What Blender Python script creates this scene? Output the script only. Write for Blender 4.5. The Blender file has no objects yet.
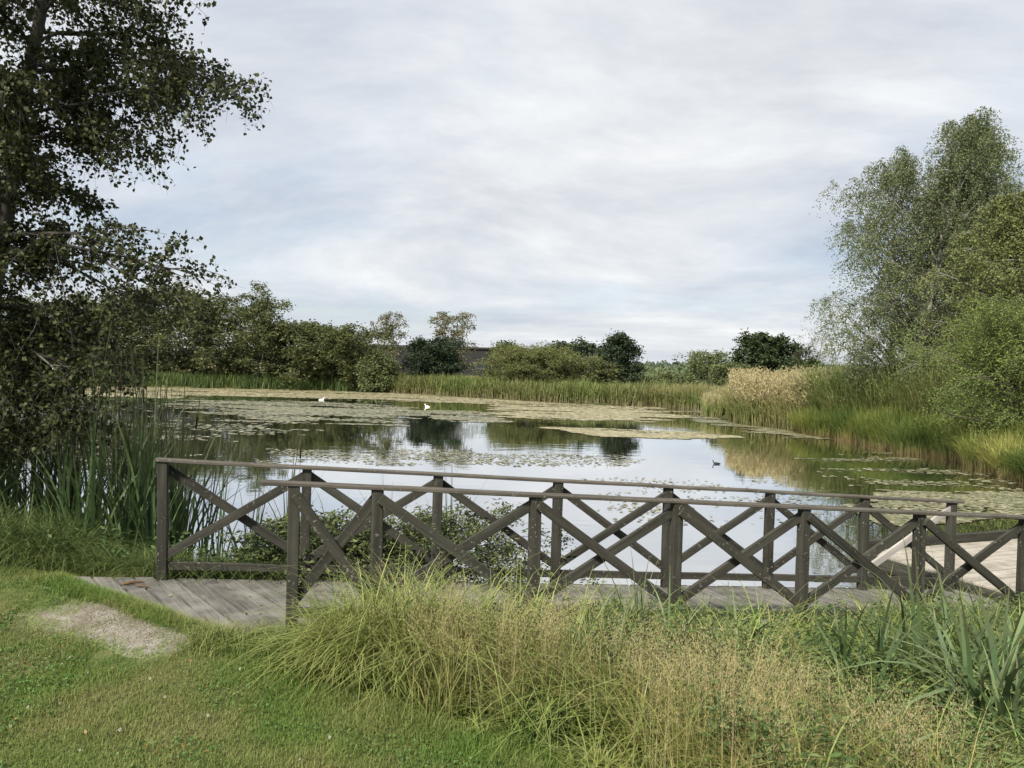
import bpy, math, random
import numpy as np
RS = np.random.RandomState
rng = RS(7); random.seed(7)
sc = bpy.context.scene
C = sc.collection
rad = math.radians

# ---------------------------------------------------------------- camera geometry
FPX = 770.0; CH = 2.6
def _Rx(a): c, s = math.cos(a), math.sin(a); return np.array([[1,0,0],[0,c,-s],[0,s,c]])
def _Rz(a): c, s = math.cos(a), math.sin(a); return np.array([[c,-s,0],[s,c,0],[0,0,1]])
RC = _Rx(rad(90-1.19)) @ _Rz(rad(1.6))
def P(x, y, z):
    d = RC @ np.array([(x-512)/FPX, -(y-384)/FPX, -1.]); t = (z-CH)/d[2]; return np.array([0,0,CH]) + t*d
def D(x, y, Y):
    d = RC @ np.array([(x-512)/FPX, -(y-384)/FPX, -1.]); return np.array([0,0,CH]) + Y/d[1]*d

# ---------------------------------------------------------------- object helpers
def tag(o, label=None, cat=None, group=None, kind=None):
    if label: o['label'] = label
    if cat: o['category'] = cat
    if group: o['group'] = group
    if kind: o['kind'] = kind
    return o
def empty(name, loc, label, cat, group=None, rz=0):
    o = bpy.data.objects.new(name, None); C.objects.link(o); o.location = loc
    o.rotation_euler = (0, 0, rz); o.empty_display_size = .1
    return tag(o, label, cat, group)
def copy_tree(o, parent=None):
    c = o.copy(); C.objects.link(c); c.parent = parent
    for ch in list(o.children): copy_tree(ch, c)
    return c

class Geo:
    def __init__(s): s.V=[]; s.F=[]; s.R=[]; s.T=[]; s.n=0
    def add(s, V, F, R=None, T=None):
        V = np.asarray(V, float).reshape(-1,3); F = np.asarray(F, int).reshape(-1,4)
        s.V.append(V); s.F.append(F+s.n); s.n += len(V)
        s.R.append(np.zeros(len(F)) if R is None else np.broadcast_to(R, (len(F),)).astype(float))
        s.T.append(np.zeros(len(V)) if T is None else np.asarray(T, float).ravel())
    def build(s, name, mat, parent=None, origin=(0,0,0), smooth=False):
        V = np.concatenate(s.V) - np.array(origin); F = np.concatenate(s.F)
        me = bpy.data.meshes.new(name)
        tri = F[:,2] == F[:,3]
        cnt = np.where(tri, 3, 4)
        loops = F[~(np.stack([np.zeros_like(tri)]*3+[tri],1))]
        st = np.concatenate([[0], np.cumsum(cnt)[:-1]])
        me.vertices.add(len(V)); me.vertices.foreach_set('co', V.ravel())
        me.loops.add(len(loops)); me.loops.foreach_set('vertex_index', loops.astype(np.int32))
        me.polygons.add(len(F)); me.polygons.foreach_set('loop_start', st.astype(np.int32))
        me.polygons.foreach_set('use_smooth', np.full(len(F), bool(smooth)))
        me.update(calc_edges=True)
        a = me.attributes.new('rnd', 'FLOAT', 'FACE'); a.data.foreach_set('value', np.concatenate(s.R).astype(np.float32))
        a = me.attributes.new('along', 'FLOAT', 'POINT'); a.data.foreach_set('value', np.concatenate(s.T).astype(np.float32))
        me.materials.append(mat)
        o = bpy.data.objects.new(name, me); C.objects.link(o)
        if parent: o.parent = parent
        else: o.location = origin
        return o

def norm(v): return v/np.maximum(np.linalg.norm(v, axis=-1, keepdims=True), 1e-9)
def leaves(g, pts, size, wr=.6, axis=None, rs=rng, rnd=None):
    n = len(pts)
    a = norm(rs.normal(size=(n,3)) + (0 if axis is None else np.asarray(axis)))
    b = norm(np.cross(a, rs.normal(size=(n,3))))
    sz = np.broadcast_to(size, (n,))[:,None]*rs.uniform(.7,1.25,(n,1))
    nn = np.cross(a, b)*sz*.08
    V = np.stack([pts, pts+a*sz*.42+b*sz*wr*.5+nn, pts+a*sz, pts+a*sz*.42-b*sz*wr*.5+nn], 1)
    F = np.arange(n*4).reshape(n,4)
    g.add(V, F, rs.uniform(0,1,n) if rnd is None else rnd)
def blades(g, B, h, w, bend, segs=3, rs=rng, rnd=None, az=None, tmax=1.0, foldtip=.12):
    n = len(B); az = rs.uniform(0, 2*np.pi, n) if az is None else az
    h = np.broadcast_to(h,(n,)); w = np.broadcast_to(w,(n,)); bend = np.broadcast_to(bend,(n,))
    d = np.stack([np.cos(az), np.sin(az), np.zeros(n)], 1)
    sa = az+np.pi/2+rs.uniform(-.7,.7,n)
    sd = np.stack([np.cos(sa), np.sin(sa), np.zeros(n)], 1)
    s = np.linspace(0,1,segs+1)
    V = np.zeros((n,segs+1,2,3)); T = np.zeros((n,segs+1,2))
    for i, q in enumerate(s):
        c = B + d*(h*bend*q*q)[:,None]
        c = c + np.stack([np.zeros(n), np.zeros(n), h*(q-.55*bend*q*q*q)], 1)
        ww = (w*max(foldtip, (1-q**1.8))*.5)[:,None]*sd
        V[:,i,0] = c-ww; V[:,i,1] = c+ww; T[:,i] = q
    base = (np.arange(n)*(segs+1)*2)[:,None]
    F = np.concatenate([base+np.array([[2*i,2*i+1,2*i+3,2*i+2]]) for i in range(segs)], 1).reshape(-1,4)
    R = rs.uniform(0,1,n) if rnd is None else rnd
    g.add(V, F, np.repeat(R, segs), T)
def tube(g, pts, radii, sides=6, rnd=0, cap=True):
    pts = np.asarray(pts, float); n = len(pts); radii = np.broadcast_to(radii,(n,))
    t = norm(np.gradient(pts, axis=0))
    ref = np.array([0.3,0.9,.1]) if abs(t[0][2])>.7 else np.array([0,0,1.])
    u = norm(np.cross(t, ref)); v = np.cross(t, u)
    a = np.linspace(0, 2*np.pi, sides, endpoint=False)
    V = pts[:,None]+(u[:,None]*np.cos(a)[None,:,None]+v[:,None]*np.sin(a)[None,:,None])*radii[:,None,None]
    F = []
    for i in range(n-1):
        for j in range(sides):
            k=(j+1)%sides; F.append([i*sides+j,i*sides+k,(i+1)*sides+k,(i+1)*sides+j])
    V = V.reshape(-1,3)
    if cap:
        V = np.concatenate([V, pts[:1], pts[-1:]])
        for j in range(sides):
            k=(j+1)%sides; F.append([n*sides,k,j,j]); F.append([n*sides+1,(n-1)*sides+j,(n-1)*sides+k,(n-1)*sides+k])
    T = np.concatenate([np.repeat(np.linspace(0,1,n),sides),[0,1]]) if cap else np.repeat(np.linspace(0,1,n),sides)
    g.add(V, F, rnd, T)
def vnoise(x, y, sc_=1.0, seed=0):
    x = np.asarray(x)*sc_+seed*17.3; y = np.asarray(y)*sc_-seed*9.1
    xi = np.floor(x).astype(int); yi = np.floor(y).astype(int); fx=x-xi; fy=y-yi
    def h(a,b):
        n = (a*374761393+b*668265263+seed*974711) & 0x7fffffff
        n = ((n^(n>>13))*1274126177) & 0x7fffffff
        return ((n^(n>>16))&0xffff)/65535.
    fx=fx*fx*(3-2*fx); fy=fy*fy*(3-2*fy)
    return (h(xi,yi)*(1-fx)+h(xi+1,yi)*fx)*(1-fy)+(h(xi,yi+1)*(1-fx)+h(xi+1,yi+1)*fx)*fy
def fbm(x,y,s=1.,seed=0): return (vnoise(x,y,s,seed)+.5*vnoise(x,y,s*2.1,seed+1)+.25*vnoise(x,y,s*4.3,seed+2))/1.75
def sm(a,b,x): t=np.clip((x-a)/(b-a),0,1); return t*t*(3-2*t)

# ---------------------------------------------------------------- materials
def newmat(name):
    m = bpy.data.materials.new(name); m.use_nodes = True; nt = m.node_tree; nt.nodes.clear()
    out = nt.nodes.new('ShaderNodeOutputMaterial'); return m, nt, out
def N(nt, t, **kw):
    n = nt.nodes.new('ShaderNode'+t)
    for k, v in kw.items():
        if k.startswith('i_'):
            key = k[2:]; key = int(key) if key.isdigit() else key.replace('_',' ')
            n.inputs[key].default_value = v
        else: setattr(n, k, v)
    return n
def ramp(nt, fac, stops):
    r = nt.nodes.new('ShaderNodeValToRGB'); cr = r.color_ramp
    while len(cr.elements) < len(stops): cr.elements.new(.5)
    for e, (p, c) in zip(cr.elements, stops):
        e.position = p; e.color = (*c, 1) if not isinstance(c, (int,float)) else (c,c,c,1)
    if fac is not None: nt.links.new(fac, r.inputs[0])
    return r.outputs[0]
def mix(nt, f, a, b, mode='MIX'):
    m = nt.nodes.new('ShaderNodeMix'); m.data_type='RGBA'; m.blend_type=mode
    for sock, v in ((m.inputs[0],f),(m.inputs[6],a),(m.inputs[7],b)):
        if isinstance(v, (int,float)): sock.default_value = v
        elif isinstance(v, tuple): sock.default_value = (*v,1)
        else: nt.links.new(v, sock)
    return m.outputs[2]
def noise(nt, scale, detail=3, coord=None, rough=.55, mscale=None):
    n = N(nt,'TexNoise'); n.inputs['Scale'].default_value=scale; n.inputs['Detail'].default_value=detail; n.inputs['Roughness'].default_value=rough
    if coord is not None:
        if mscale:
            mp = N(nt,'Mapping'); mp.inputs['Scale'].default_value = mscale; nt.links.new(coord, mp.inputs[0]); coord = mp.outputs[0]
        nt.links.new(coord, n.inputs['Vector'])
    return n.outputs[0]
def leafmat(name, cols, patch=None, pscale=.5, trans=.3, base=None, tip=None, rough=.55, spec=.25):
    m, nt, out = newmat(name)
    at = N(nt,'Attribute'); at.attribute_name='rnd'
    k = len(cols); col = ramp(nt, at.outputs['Fac'], [(i/max(1,k-1), c) for i,c in enumerate(cols)])
    geo = N(nt,'NewGeometry')
    if patch:
        nz = noise(nt, pscale, 3, geo.outputs['Position'])
        f = ramp(nt, nz, [(.42,0.),(.62,1.)])
        col = mix(nt, f, col, patch)
    if base or tip:
        al = N(nt,'Attribute'); al.attribute_name='along'
        if base: col = mix(nt, ramp(nt, al.outputs['Fac'], [(.05,1.),(.45,0.)]), col, base)
        if tip: col = mix(nt, ramp(nt, al.outputs['Fac'], [(.55,0.),(1.,1.)]), col, tip)
    b = N(nt,'BsdfPrincipled'); b.inputs['Roughness'].default_value=rough; b.inputs['Specular IOR Level'].default_value=spec
    nt.links.new(col, b.inputs['Base Color'])
    tr = N(nt,'BsdfTranslucent'); nt.links.new(col, tr.inputs[0])
    ms = N(nt,'MixShader'); ms.inputs[0].default_value=trans
    nt.links.new(b.outputs[0], ms.inputs[1]); nt.links.new(tr.outputs[0], ms.inputs[2]); nt.links.new(ms.outputs[0], out.inputs[0])
    return m
def plainmat(name, col, rough=.7, col2=None, scale=5, bump=0, mscale=None, stops=(.35,.65), coordname='Object', spec=.3):
    m, nt, out = newmat(name)
    tc = N(nt,'TexCoord'); co = tc.outputs[coordname]
    b = N(nt,'BsdfPrincipled'); b.inputs['Roughness'].default_value=rough; b.inputs['Specular IOR Level'].default_value=spec
    if col2:
        nz = noise(nt, scale, 5, co, mscale=mscale)
        nt.links.new(ramp(nt, nz, [(stops[0],col),(stops[1],col2)]), b.inputs['Base Color'])
        if bump:
            bp = N(nt,'Bump'); bp.inputs['Strength'].default_value=bump; bp.inputs['Distance'].default_value=.01
            nt.links.new(nz, bp.inputs['Height']); nt.links.new(bp.outputs[0], b.inputs['Normal'])
    else: b.inputs['Base Color'].default_value=(*col,1)
    nt.links.new(b.outputs[0], out.inputs[0]); return m

def woodmat(name, dark, light, lichen, lich_amt=.62, grain=(1.2,26,26)):
    m, nt, out = newmat(name)
    tc = N(nt,'TexCoord'); oi = N(nt,'ObjectInfo')
    add = N(nt,'VectorMath', operation='ADD'); nt.links.new(tc.outputs['Object'], add.inputs[0])
    sc2 = N(nt,'VectorMath', operation='SCALE'); sc2.inputs[0].default_value=(13,7,5); nt.links.new(oi.outputs['Random'], sc2.inputs['Scale'])
    nt.links.new(sc2.outputs[0], add.inputs[1]); co = add.outputs[0]
    g1 = noise(nt, 1.0, 6, co, .6, grain)
    g2 = noise(nt, 5, 4, co)
    g3 = noise(nt, 38, 3, co)
    col = ramp(nt, g1, [(.3,dark),(.7,light)])
    col = mix(nt, ramp(nt, g2, [(.35,0.),(.7,.55)]), col, tuple(c*.55 for c in dark))
    col = mix(nt, ramp(nt, oi.outputs['Random'], [(0,0.),(1,.35)]), col, light)
    lm = N(nt,'Math', operation='MULTIPLY'); nt.links.new(ramp(nt, g2, [(.45,0.),(.6,1.)]), lm.inputs[0]); nt.links.new(ramp(nt, g3, [(lich_amt-.03,0.),(lich_amt+.03,1.)]), lm.inputs[1])
    col = mix(nt, lm.outputs[0], col, lichen)
    b = N(nt,'BsdfPrincipled'); b.inputs['Roughness'].default_value=.85; b.inputs['Specular IOR Level'].default_value=.2
    nt.links.new(col, b.inputs['Base Color'])
    bp = N(nt,'Bump'); bp.inputs['Strength'].default_value=.5; bp.inputs['Distance'].default_value=.006
    nt.links.new(g1, bp.inputs['Height']); nt.links.new(bp.outputs[0], b.inputs['Normal'])
    nt.links.new(b.outputs[0], out.inputs[0]); return m

M = {}
M['wood'] = woodmat('weathered_wood', (.012,.0115,.009), (.066,.064,.051), (.17,.17,.14), .64)
M['cap'] = woodmat('cap_wood', (.045,.039,.032), (.14,.127,.105), (.24,.25,.21), .66)
M['pale'] = woodmat('sunlit_tint_wood', (.26,.24,.22), (.42,.40,.37), (.2,.2,.18), .66)  # sunlight falling on one far brace, put into a paler wood colour
M['deck'] = woodmat('deck_wood', (.16,.14,.125), (.33,.30,.27), (.40,.40,.36), .62, (22,1.5,22))
M['jetty'] = woodmat('jetty_wood', (.24,.22,.185), (.42,.385,.33), (.3,.3,.25), .66, (1.5,22,22))

F0 = np.array([-2.99,6.631]); U = np.array([.9645,.2642]); WID = 1.543
U = U/np.linalg.norm(U); W = np.array([U[1],-U[0]])
# ---------------------------------------------------------------- pond outline and terrain
def px2(x,y,z=0): return tuple(P(x,y,z)[:2])
POND = np.array([(-60,14),(-13,9.6),(-9,9.0),(-6,8.5),(-4.2,8.2),(-2.9,8.0),(-1.6,8.05),(-.4,7.75),(.2,7.1),(.3,6.55),(2.0,6.9),(4.2,7.6),(6.5,8.0),(10.5,8.6),
   (12.6,13),(13.4,17),(13.7,20.5),(14.3,24.5),(14.0,29.1),(13.4,35.8),(11.9,41.8),(12.4,47),(13.4,53),(9.7,58.1),(3.7,59.5),(-6.2,66.7),(-12.4,72.3),(-24,70.7),(-34,67),(-60,66)], float)
def sdist(X, Y, poly=POND):
    X = np.asarray(X,float); Y = np.asarray(Y,float); d = np.full(X.shape, 1e9); ins = np.zeros(X.shape, bool)
    n = len(poly)
    for i in range(n):
        ax,ay = poly[i]; bx,by = poly[(i+1)%n]; ex,ey = bx-ax,by-ay
        t = np.clip(((X-ax)*ex+(Y-ay)*ey)/(ex*ex+ey*ey),0,1)
        d = np.minimum(d, np.hypot(X-ax-t*ex, Y-ay-t*ey))
        c = ((ay>Y)!=(by>Y)) & (X < (bx-ax)*(Y-ay)/((by-ay) if by!=ay else 1e-9)+ax)
        ins ^= c
    return np.where(ins, -d, d)
def gz(X, Y):
    X = np.asarray(X,float); Y = np.asarray(Y,float)
    s = sdist(X,Y)+ (vnoise(X,Y,.7,3)-.5)*.5*sm(8.5,14,Y)
    near = np.clip(.665-.06*np.maximum(0,X+1.8), .12, 1)
    far = .35+.35*vnoise(X,Y,.03,5)+ .6*sm(90,300,Y)
    L = near*(1-sm(9,16,Y))+far*sm(9,16,Y)
    up = L*sm(-.15,1.3,s)
    up = up + (fbm(X,Y,1.1,9)-.5)*.05*sm(.5,2,s)
    ds = (X-F0[0])*U[0]+(Y-F0[1])*U[1]; dv = (X-F0[0])*W[0]+(Y-F0[1])*W[1]; b = (.86*dv-.74-ds)/1.32
    up = up + .085*sm(-.06,.05,b)*(1-sm(.12,.7,b))*sm(-1.0,-.2,dv)*(1-sm(WID-.1,WID+.9,dv))
    up = up - .3*sm(.02,.2,-b)*sm(-.05,.1,dv)*(1-sm(WID-.15,WID,dv))*(1-sm(8.3,8.6,ds))
    return np.where(s>-.15, up-.02, 0)-.02 - .7*sm(.0,2.2,-s)

xs = np.unique(np.concatenate([-np.geomspace(16,2500,34)[::-1], np.arange(-16,18,.25), np.arange(-4.6,-1.4,.07), np.geomspace(18,2500,34)]))
ys = np.unique(np.concatenate([-np.geomspace(6,600,12)[::-1], np.arange(-6,16,.2), np.arange(5.2,7.0,.07), np.arange(16,92,.9), np.geomspace(92,2600,34)]))
GX, GY = np.meshgrid(xs, ys); GZ = gz(GX, GY)
g = Geo(); nx, ny = len(xs), len(ys)
idx = np.arange(nx*ny).reshape(ny,nx)
g.add(np.stack([GX,GY,GZ],-1), np.stack([idx[:-1,:-1],idx[:-1,1:],idx[1:,1:],idx[1:,:-1]],-1))
def groundmat():
    m, nt, out = newmat('meadow_ground'); geo = N(nt,'NewGeometry'); pos = geo.outputs['Position']
    n1 = noise(nt, .9, 4, pos); n2 = noise(nt, 9, 6, pos); n3 = noise(nt, .035, 3, pos)
    col = ramp(nt, n2, [(.3,(.035,.045,.015)),(.5,(.06,.085,.025)),(.75,(.12,.12,.05))])
    col = mix(nt, ramp(nt, n1, [(.4,0.),(.65,.7)]), col, (.10,.09,.045))
    far = ramp(nt, n3, [(.4,(.10,.13,.045)),(.6,(.24,.21,.10))])
    sx = N(nt,'SeparateXYZ'); nt.links.new(pos, sx.inputs[0])
    mr = N(nt,'MapRange'); mr.inputs[1].default_value=55; mr.inputs[2].default_value=85; nt.links.new(sx.outputs[1], mr.inputs[0])
    col = mix(nt, mr.outputs[0], col, far)
    mz = N(nt,'MapRange'); mz.inputs[1].default_value=.12; mz.inputs[2].default_value=-.05; nt.links.new(sx.outputs[2], mz.inputs[0])
    col = mix(nt, mz.outputs[0], col, (.03,.025,.015))
    b = N(nt,'BsdfPrincipled'); b.inputs['Roughness'].default_value=.95; b.inputs['Specular IOR Level'].default_value=.1
    nt.links.new(col, b.inputs['Base Color'])
    bp = N(nt,'Bump'); bp.inputs['Strength'].default_value=.6; bp.inputs['Distance'].default_value=.03
    nt.links.new(n2, bp.inputs['Height']); nt.links.new(bp.outputs[0], b.inputs['Normal'])
    nt.links.new(b.outputs[0], out.inputs[0]); return m
o = g.build('ground', groundmat(), smooth=True); tag(o, kind='structure')

# water
def watermat():
    m, nt, out = newmat('pond_water'); geo = N(nt,'NewGeometry'); pos = geo.outputs['Position']
    n1 = noise(nt, 1.1, 3, pos, .5, (1,1.6,1)); n2 = noise(nt, 6, 2, pos, .5, (1,1.8,1)); n3 = noise(nt, .12, 2, pos)
    h = N(nt,'Math', operation='MULTIPLY_ADD'); nt.links.new(n2, h.inputs[0]); h.inputs[1].default_value=.12; nt.links.new(n1, h.inputs[2])
    st = ramp(nt, n3, [(.4,.25),(.62,1.)])
    bp = N(nt,'Bump'); bp.inputs['Distance'].default_value=.012; nt.links.new(h.outputs[0], bp.inputs['Height'])
    sm_ = N(nt,'Math', operation='MULTIPLY'); nt.links.new(st, sm_.inputs[0]); sm_.inputs[1].default_value=.42; nt.links.new(sm_.outputs[0], bp.inputs['Strength'])
    dif = N(nt,'BsdfDiffuse'); dif.inputs[0].default_value=(.035,.04,.025,1)
    gl = N(nt,'BsdfGlossy'); gl.inputs['Roughness'].default_value=.015; gl.inputs[0].default_value=(1,1,1,1)
    nt.links.new(bp.outputs[0], gl.inputs['Normal'])
    fr = N(nt,'Fresnel'); fr.inputs[0].default_value=1.33; nt.links.new(bp.outputs[0], fr.inputs['Normal'])
    f = ramp(nt, fr.outputs[0], [(.02,.25),(.12,.75),(.4,.9),(.8,.97)])
    ms = N(nt,'MixShader'); nt.links.new(f, ms.inputs[0]); nt.links.new(dif.outputs[0], ms.inputs[1]); nt.links.new(gl.outputs[0], ms.inputs[2])
    nt.links.new(ms.outputs[0], out.inputs[0]); return m
g = Geo(); wx = np.linspace(-75,22,40); wy = np.linspace(5.6,80,40)
WX,WY = np.meshgrid(wx,wy); idx=np.arange(1600).reshape(40,40)
g.add(np.stack([WX,WY,np.zeros_like(WX)],-1), np.stack([idx[:-1,:-1],idx[:-1,1:],idx[1:,1:],idx[1:,:-1]],-1))
o = g.build('water', watermat()); tag(o, kind='structure')

# ---------------------------------------------------------------- bridge
def capz(s, v): # top of the cap rail, s along, v across (0 far, WID near)
    zf = 1.737-.0617*s; zn = 1.717-.0608*(s-1.69)
    return zf+(zn-zf)*v/WID
def deckz(s, v):
    return capz(s,v)-1.05
def BP(s, v, z): p = F0+U*s+W*v; return np.array([p[0],p[1],z])

def beam(name, p0, p1, w, h, parent, mat, up=(0,0,1), bev=.004, label=None, twist=0, origin=None):
    """a squared timber from p0 to p1, local x along its length"""
    p0 = np.array(p0,float); p1=np.array(p1,float); L = np.linalg.norm(p1-p0); x = (p1-p0)/L
    z = np.array(up,float); y = np.cross(z,x); y/=np.linalg.norm(y); z=np.cross(x,y)
    if twist: y, z = y*math.cos(twist)+z*math.sin(twist), z*math.cos(twist)-y*math.sin(twist)
    ns = max(2, int(L/.35)); g = Geo(); b = bev
    prof = [(-w/2+b,-h/2),(w/2-b,-h/2),(w/2,-h/2+b),(w/2,h/2-b),(w/2-b,h/2),(-w/2+b,h/2),(-w/2,h/2-b),(-w/2,-h/2+b)]
    V=[];F=[]; rr = RS(int(abs(p0[0]*731+p1[2]*377+p0[1]*91)*10)%100000)
    for i in range(ns+1):
        oy,oz = rr.normal(0,.0016,2); k = 1+rr.normal(0,.012)
        for a,c in prof: V.append((L*i/ns, a*k+oy, c*k+oz))
    for i in range(ns):
        for j in range(8):
            k=(j+1)%8; F.append([i*8+j,i*8+k,(i+1)*8+k,(i+1)*8+j])
    for e,flip in ((0,1),(ns,0)):
        q=[e*8+j for j in range(8)]
        for a in ([0,1,2,7],[7,2,3,6],[6,3,4,5]):
            f=[q[t] for t in a]; F.append(f[::-1] if flip else f)
    g.add(V,F)
    o = g.build(name, mat)
    from mathutils import Matrix
    R = Matrix(((x[0],y[0],z[0]),(x[1],y[1],z[1]),(x[2],y[2],z[2])))
    o.rotation_euler = R.to_euler()
    if parent:
        o.parent = parent; o.location = tuple(p0-np.array(parent.location))
    else: o.location = tuple(p0)
    if label: o['label']=label
    return o

br = empty('wooden_footbridge', tuple(BP(0,WID/2,deckz(0,0))), 'weathered wooden footbridge with crossed braces in its railings, ramping down from lawn to pond', 'footbridge')
bo = np.array(br.location)
FS = [i*1.2 for i in range(8)]; NS = [1.10, 1.69]+[1.69+1.2*k for k in range(1,8)]
SEND = FS[-1]+.12
# deck boards
g = Geo(); s = -.72; i = 0; rr = RS(3)
while s < SEND:
    w = .142+rr.uniform(-.004,.004); sl = .42*(1-sm(1.5,4.5,s)); ve = min(WID+.08, (s+.92)/.46 if s<.05 else 9)
    va = -.07+rr.uniform(-.01,.01)
    if ve > .1:
        if ve > WID: ve += rr.uniform(-.012,.012)
        dz = rr.uniform(-.003,.003)
        V=[]
        for (ss,vv) in ((s,va),(s+w,va),(s+w,ve),(s,ve)):
            q = ss+sl*(vv+.07)*1.0
            V.append(BP(q,vv,deckz(q,vv)+dz))
        top = V; mid=[]
        V8 = top+[v-np.array([0,0,.04]) for v in top]
        g.add(np.array(V8), [[0,3,2,1],[4,5,6,7],[0,1,5,4],[1,2,6,5],[2,3,7,6],[3,0,4,7]], rr.uniform())
    s += w+.024; i+=1
dk = g.build('deck', M['deck'], br, bo)
# recolour deck: per-board variation through attribute
def deckmat(name, base, ang, fx):
    m, nt, out = newmat(name); tc=N(nt,'TexCoord')
    at=N(nt,'Attribute'); at.attribute_name='rnd'
    mp=N(nt,'Mapping'); mp.inputs['Rotation'].default_value=(0,0,-ang); nt.links.new(tc.outputs['Object'],mp.inputs[0])
    ad=N(nt,'VectorMath',operation='ADD'); nt.links.new(mp.outputs[0],ad.inputs[0])
    s2=N(nt,'VectorMath',operation='SCALE'); s2.inputs[0].default_value=(9,31,0); nt.links.new(at.outputs['Fac'],s2.inputs['Scale']); nt.links.new(s2.outputs[0],ad.inputs[1])
    g1=noise(nt,1,6,ad.outputs[0],.65,fx); g2=noise(nt,3.3,4,tc.outputs['Object']); g3=noise(nt,30,4,tc.outputs['Object'])
    a,b_=base
    col=ramp(nt,g1,[(.3,a),(.7,b_)])
    col=mix(nt,ramp(nt,at.outputs['Fac'],[(0,0.),(1,.45)]),col,tuple(c*.6 for c in a))
    col=mix(nt,ramp(nt,g2,[(.45,0.),(.7,.6)]),col,tuple(c*1.15 for c in b_))
    col=mix(nt,ramp(nt,g3,[(.6,0.),(.7,.7)]),col,(.09,.09,.06))
    b=N(nt,'BsdfPrincipled'); b.inputs['Roughness'].default_value=.85; b.inputs['Specular IOR Level'].default_value=.2
    nt.links.new(col,b.inputs['Base Color'])
    bp=N(nt,'Bump'); bp.inputs['Strength'].default_value=.5; bp.inputs['Distance'].default_value=.005; nt.links.new(g1,bp.inputs['Height']); nt.links.new(bp.outputs[0],b.inputs['Normal'])
    nt.links.new(b.outputs[0],out.inputs[0]); return m
wa = math.atan2(W[1]+.35*U[1], W[0]+.35*U[0])
dk.data.materials[0] = deckmat('bridge_boards', ((.066,.062,.056),(.215,.205,.185)), wa, (1.5,45,20))
# bearers under the deck and fascia
for v in (.06, WID/2, WID-.02):
    beam('bearer', BP(.1+.75*v,v,deckz(.1+.75*v,v)-.125), BP(SEND,v,deckz(SEND,v)-.125), .08, .15, br, M['wood'])
beam('fascia_board', BP(1.1,WID+.045,deckz(1.1,WID)-.15), BP(SEND+1.0,WID+.045,deckz(SEND+1.,WID)-.15), .03, .13, br, M['deck'])
for s_ in (2.4,4.8,7.2):
    for v in (.06, WID-.02):
        beam('pile', BP(s_+.1,v+.03,-1.0), BP(s_+.1,v+.03,deckz(s_,v)-.2), .11,.11, br, M['wood'], up=(1,0,0))
rr = RS(11)
def rail_side(SL, v, outer, cap0, cap1, low0):
    for s_ in SL:
        dz = deckz(s_,v); j = rr.normal(0,.004,2)
        beam('post', BP(s_+j[0],v,dz), BP(s_,v+j[1],capz(s_,v)-.028), .083,.083, br, M['wood'], up=tuple(np.append(W,0)), bev=.006)
    beam('cap_rail', BP(cap0,v,capz(cap0,v)-.014), BP(cap1,v,capz(cap1,v)-.014), .112,.027, br, M['cap'], bev=.005)
    for a,b in zip(SL[:-1],SL[1:]):
        # two crossing boards, one on each face of the posts
        for k,(sa,sb) in enumerate(((a,b),(b,a))):
            vv = v+outer*(.058 if k==0 else -.010)
            sg = 1 if sb>sa else -1
            pa = BP(sa+sg*.01,vv,capz(sa,v)-.085); pb = BP(sb-sg*.015,vv,deckz(sb,v)+.20)
            mt = M['wood']; lab=None
            if v==0 and a==FS[-2] and k==1: mt=M['pale']; lab='brace with sunlight painted into its paler colour'
            beam('brace', pa, pb, .034, .076, br, mt, up=(0,0,1), bev=.004, label=lab)
        if b>low0:
            beam('low_rail', BP(a+.048,v,deckz(a,v)+.115), BP(b-.048,v,deckz(b,v)+.115), .042,.068, br, M['wood'])
rail_side(FS, 0, -1, -.06, SEND, -9)
rail_side(NS, WID, 1, .87, NS[-1]+.1, 1.5)

# ---------------------------------------------------------------- jetty platform
jd = np.array([.93,.3676]); jd/=np.linalg.norm(jd); jn=np.array([jd[1],-jd[0]])
J0 = P(864,547,.24)[:2]
jet = empty('wooden_jetty', (J0[0],J0[1],.2), 'low pale timber jetty platform with raised edge beam, at the foot of the footbridge', 'jetty')
jo = np.array(jet.location); g = Geo(); rr=RS(5); v=.0
jz=.19; JL=8.0; JW=2.6
while v<JW:
    w=.14; a=J0+jn*v; off=.10*v
    for (l0,l1) in ((0.,2.9),(2.905,5.6),(5.605,JL)):
        q=[a+jd*(l0),a+jd*l1,a+jd*l1+jn*w,a+jd*l0+jn*w]; dz=rr.uniform(-.003,.003)
        V=[np.append(p,jz+dz) for p in q]; V+= [p-np.array([0,0,.04]) for p in V]
        g.add(np.array(V), [[0,3,2,1],[4,5,6,7],[0,1,5,4],[1,2,6,5],[2,3,7,6],[3,0,4,7]], rr.uniform())
    v+=w+.008
g.build('deck', deckmat('jetty_boards', ((.22,.20,.165),(.38,.35,.30)), math.atan2(jd[1],jd[0]), (1.2,40,20)), jet, jo)
def J(l,v,z): p=J0+jd*l+jn*v; return np.array([p[0],p[1],z])
beam('edge_beam', J(-.05,-.02,jz+.07), J(JL,-.02,jz+.07), .09,.12, jet, M['wood'])
beam('edge_beam', J(-.06,.04,jz-.1), J(-.06,JW,jz-.1), .09,.16, jet, M['wood'])
for l in (.1,2.7,5.4,7.9):
    for v in (.12,JW-.1): beam('pile', J(l,v,-1.0), J(l,v,jz-.045), .12,.12, jet, M['wood'], up=(1,0,0))

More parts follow.
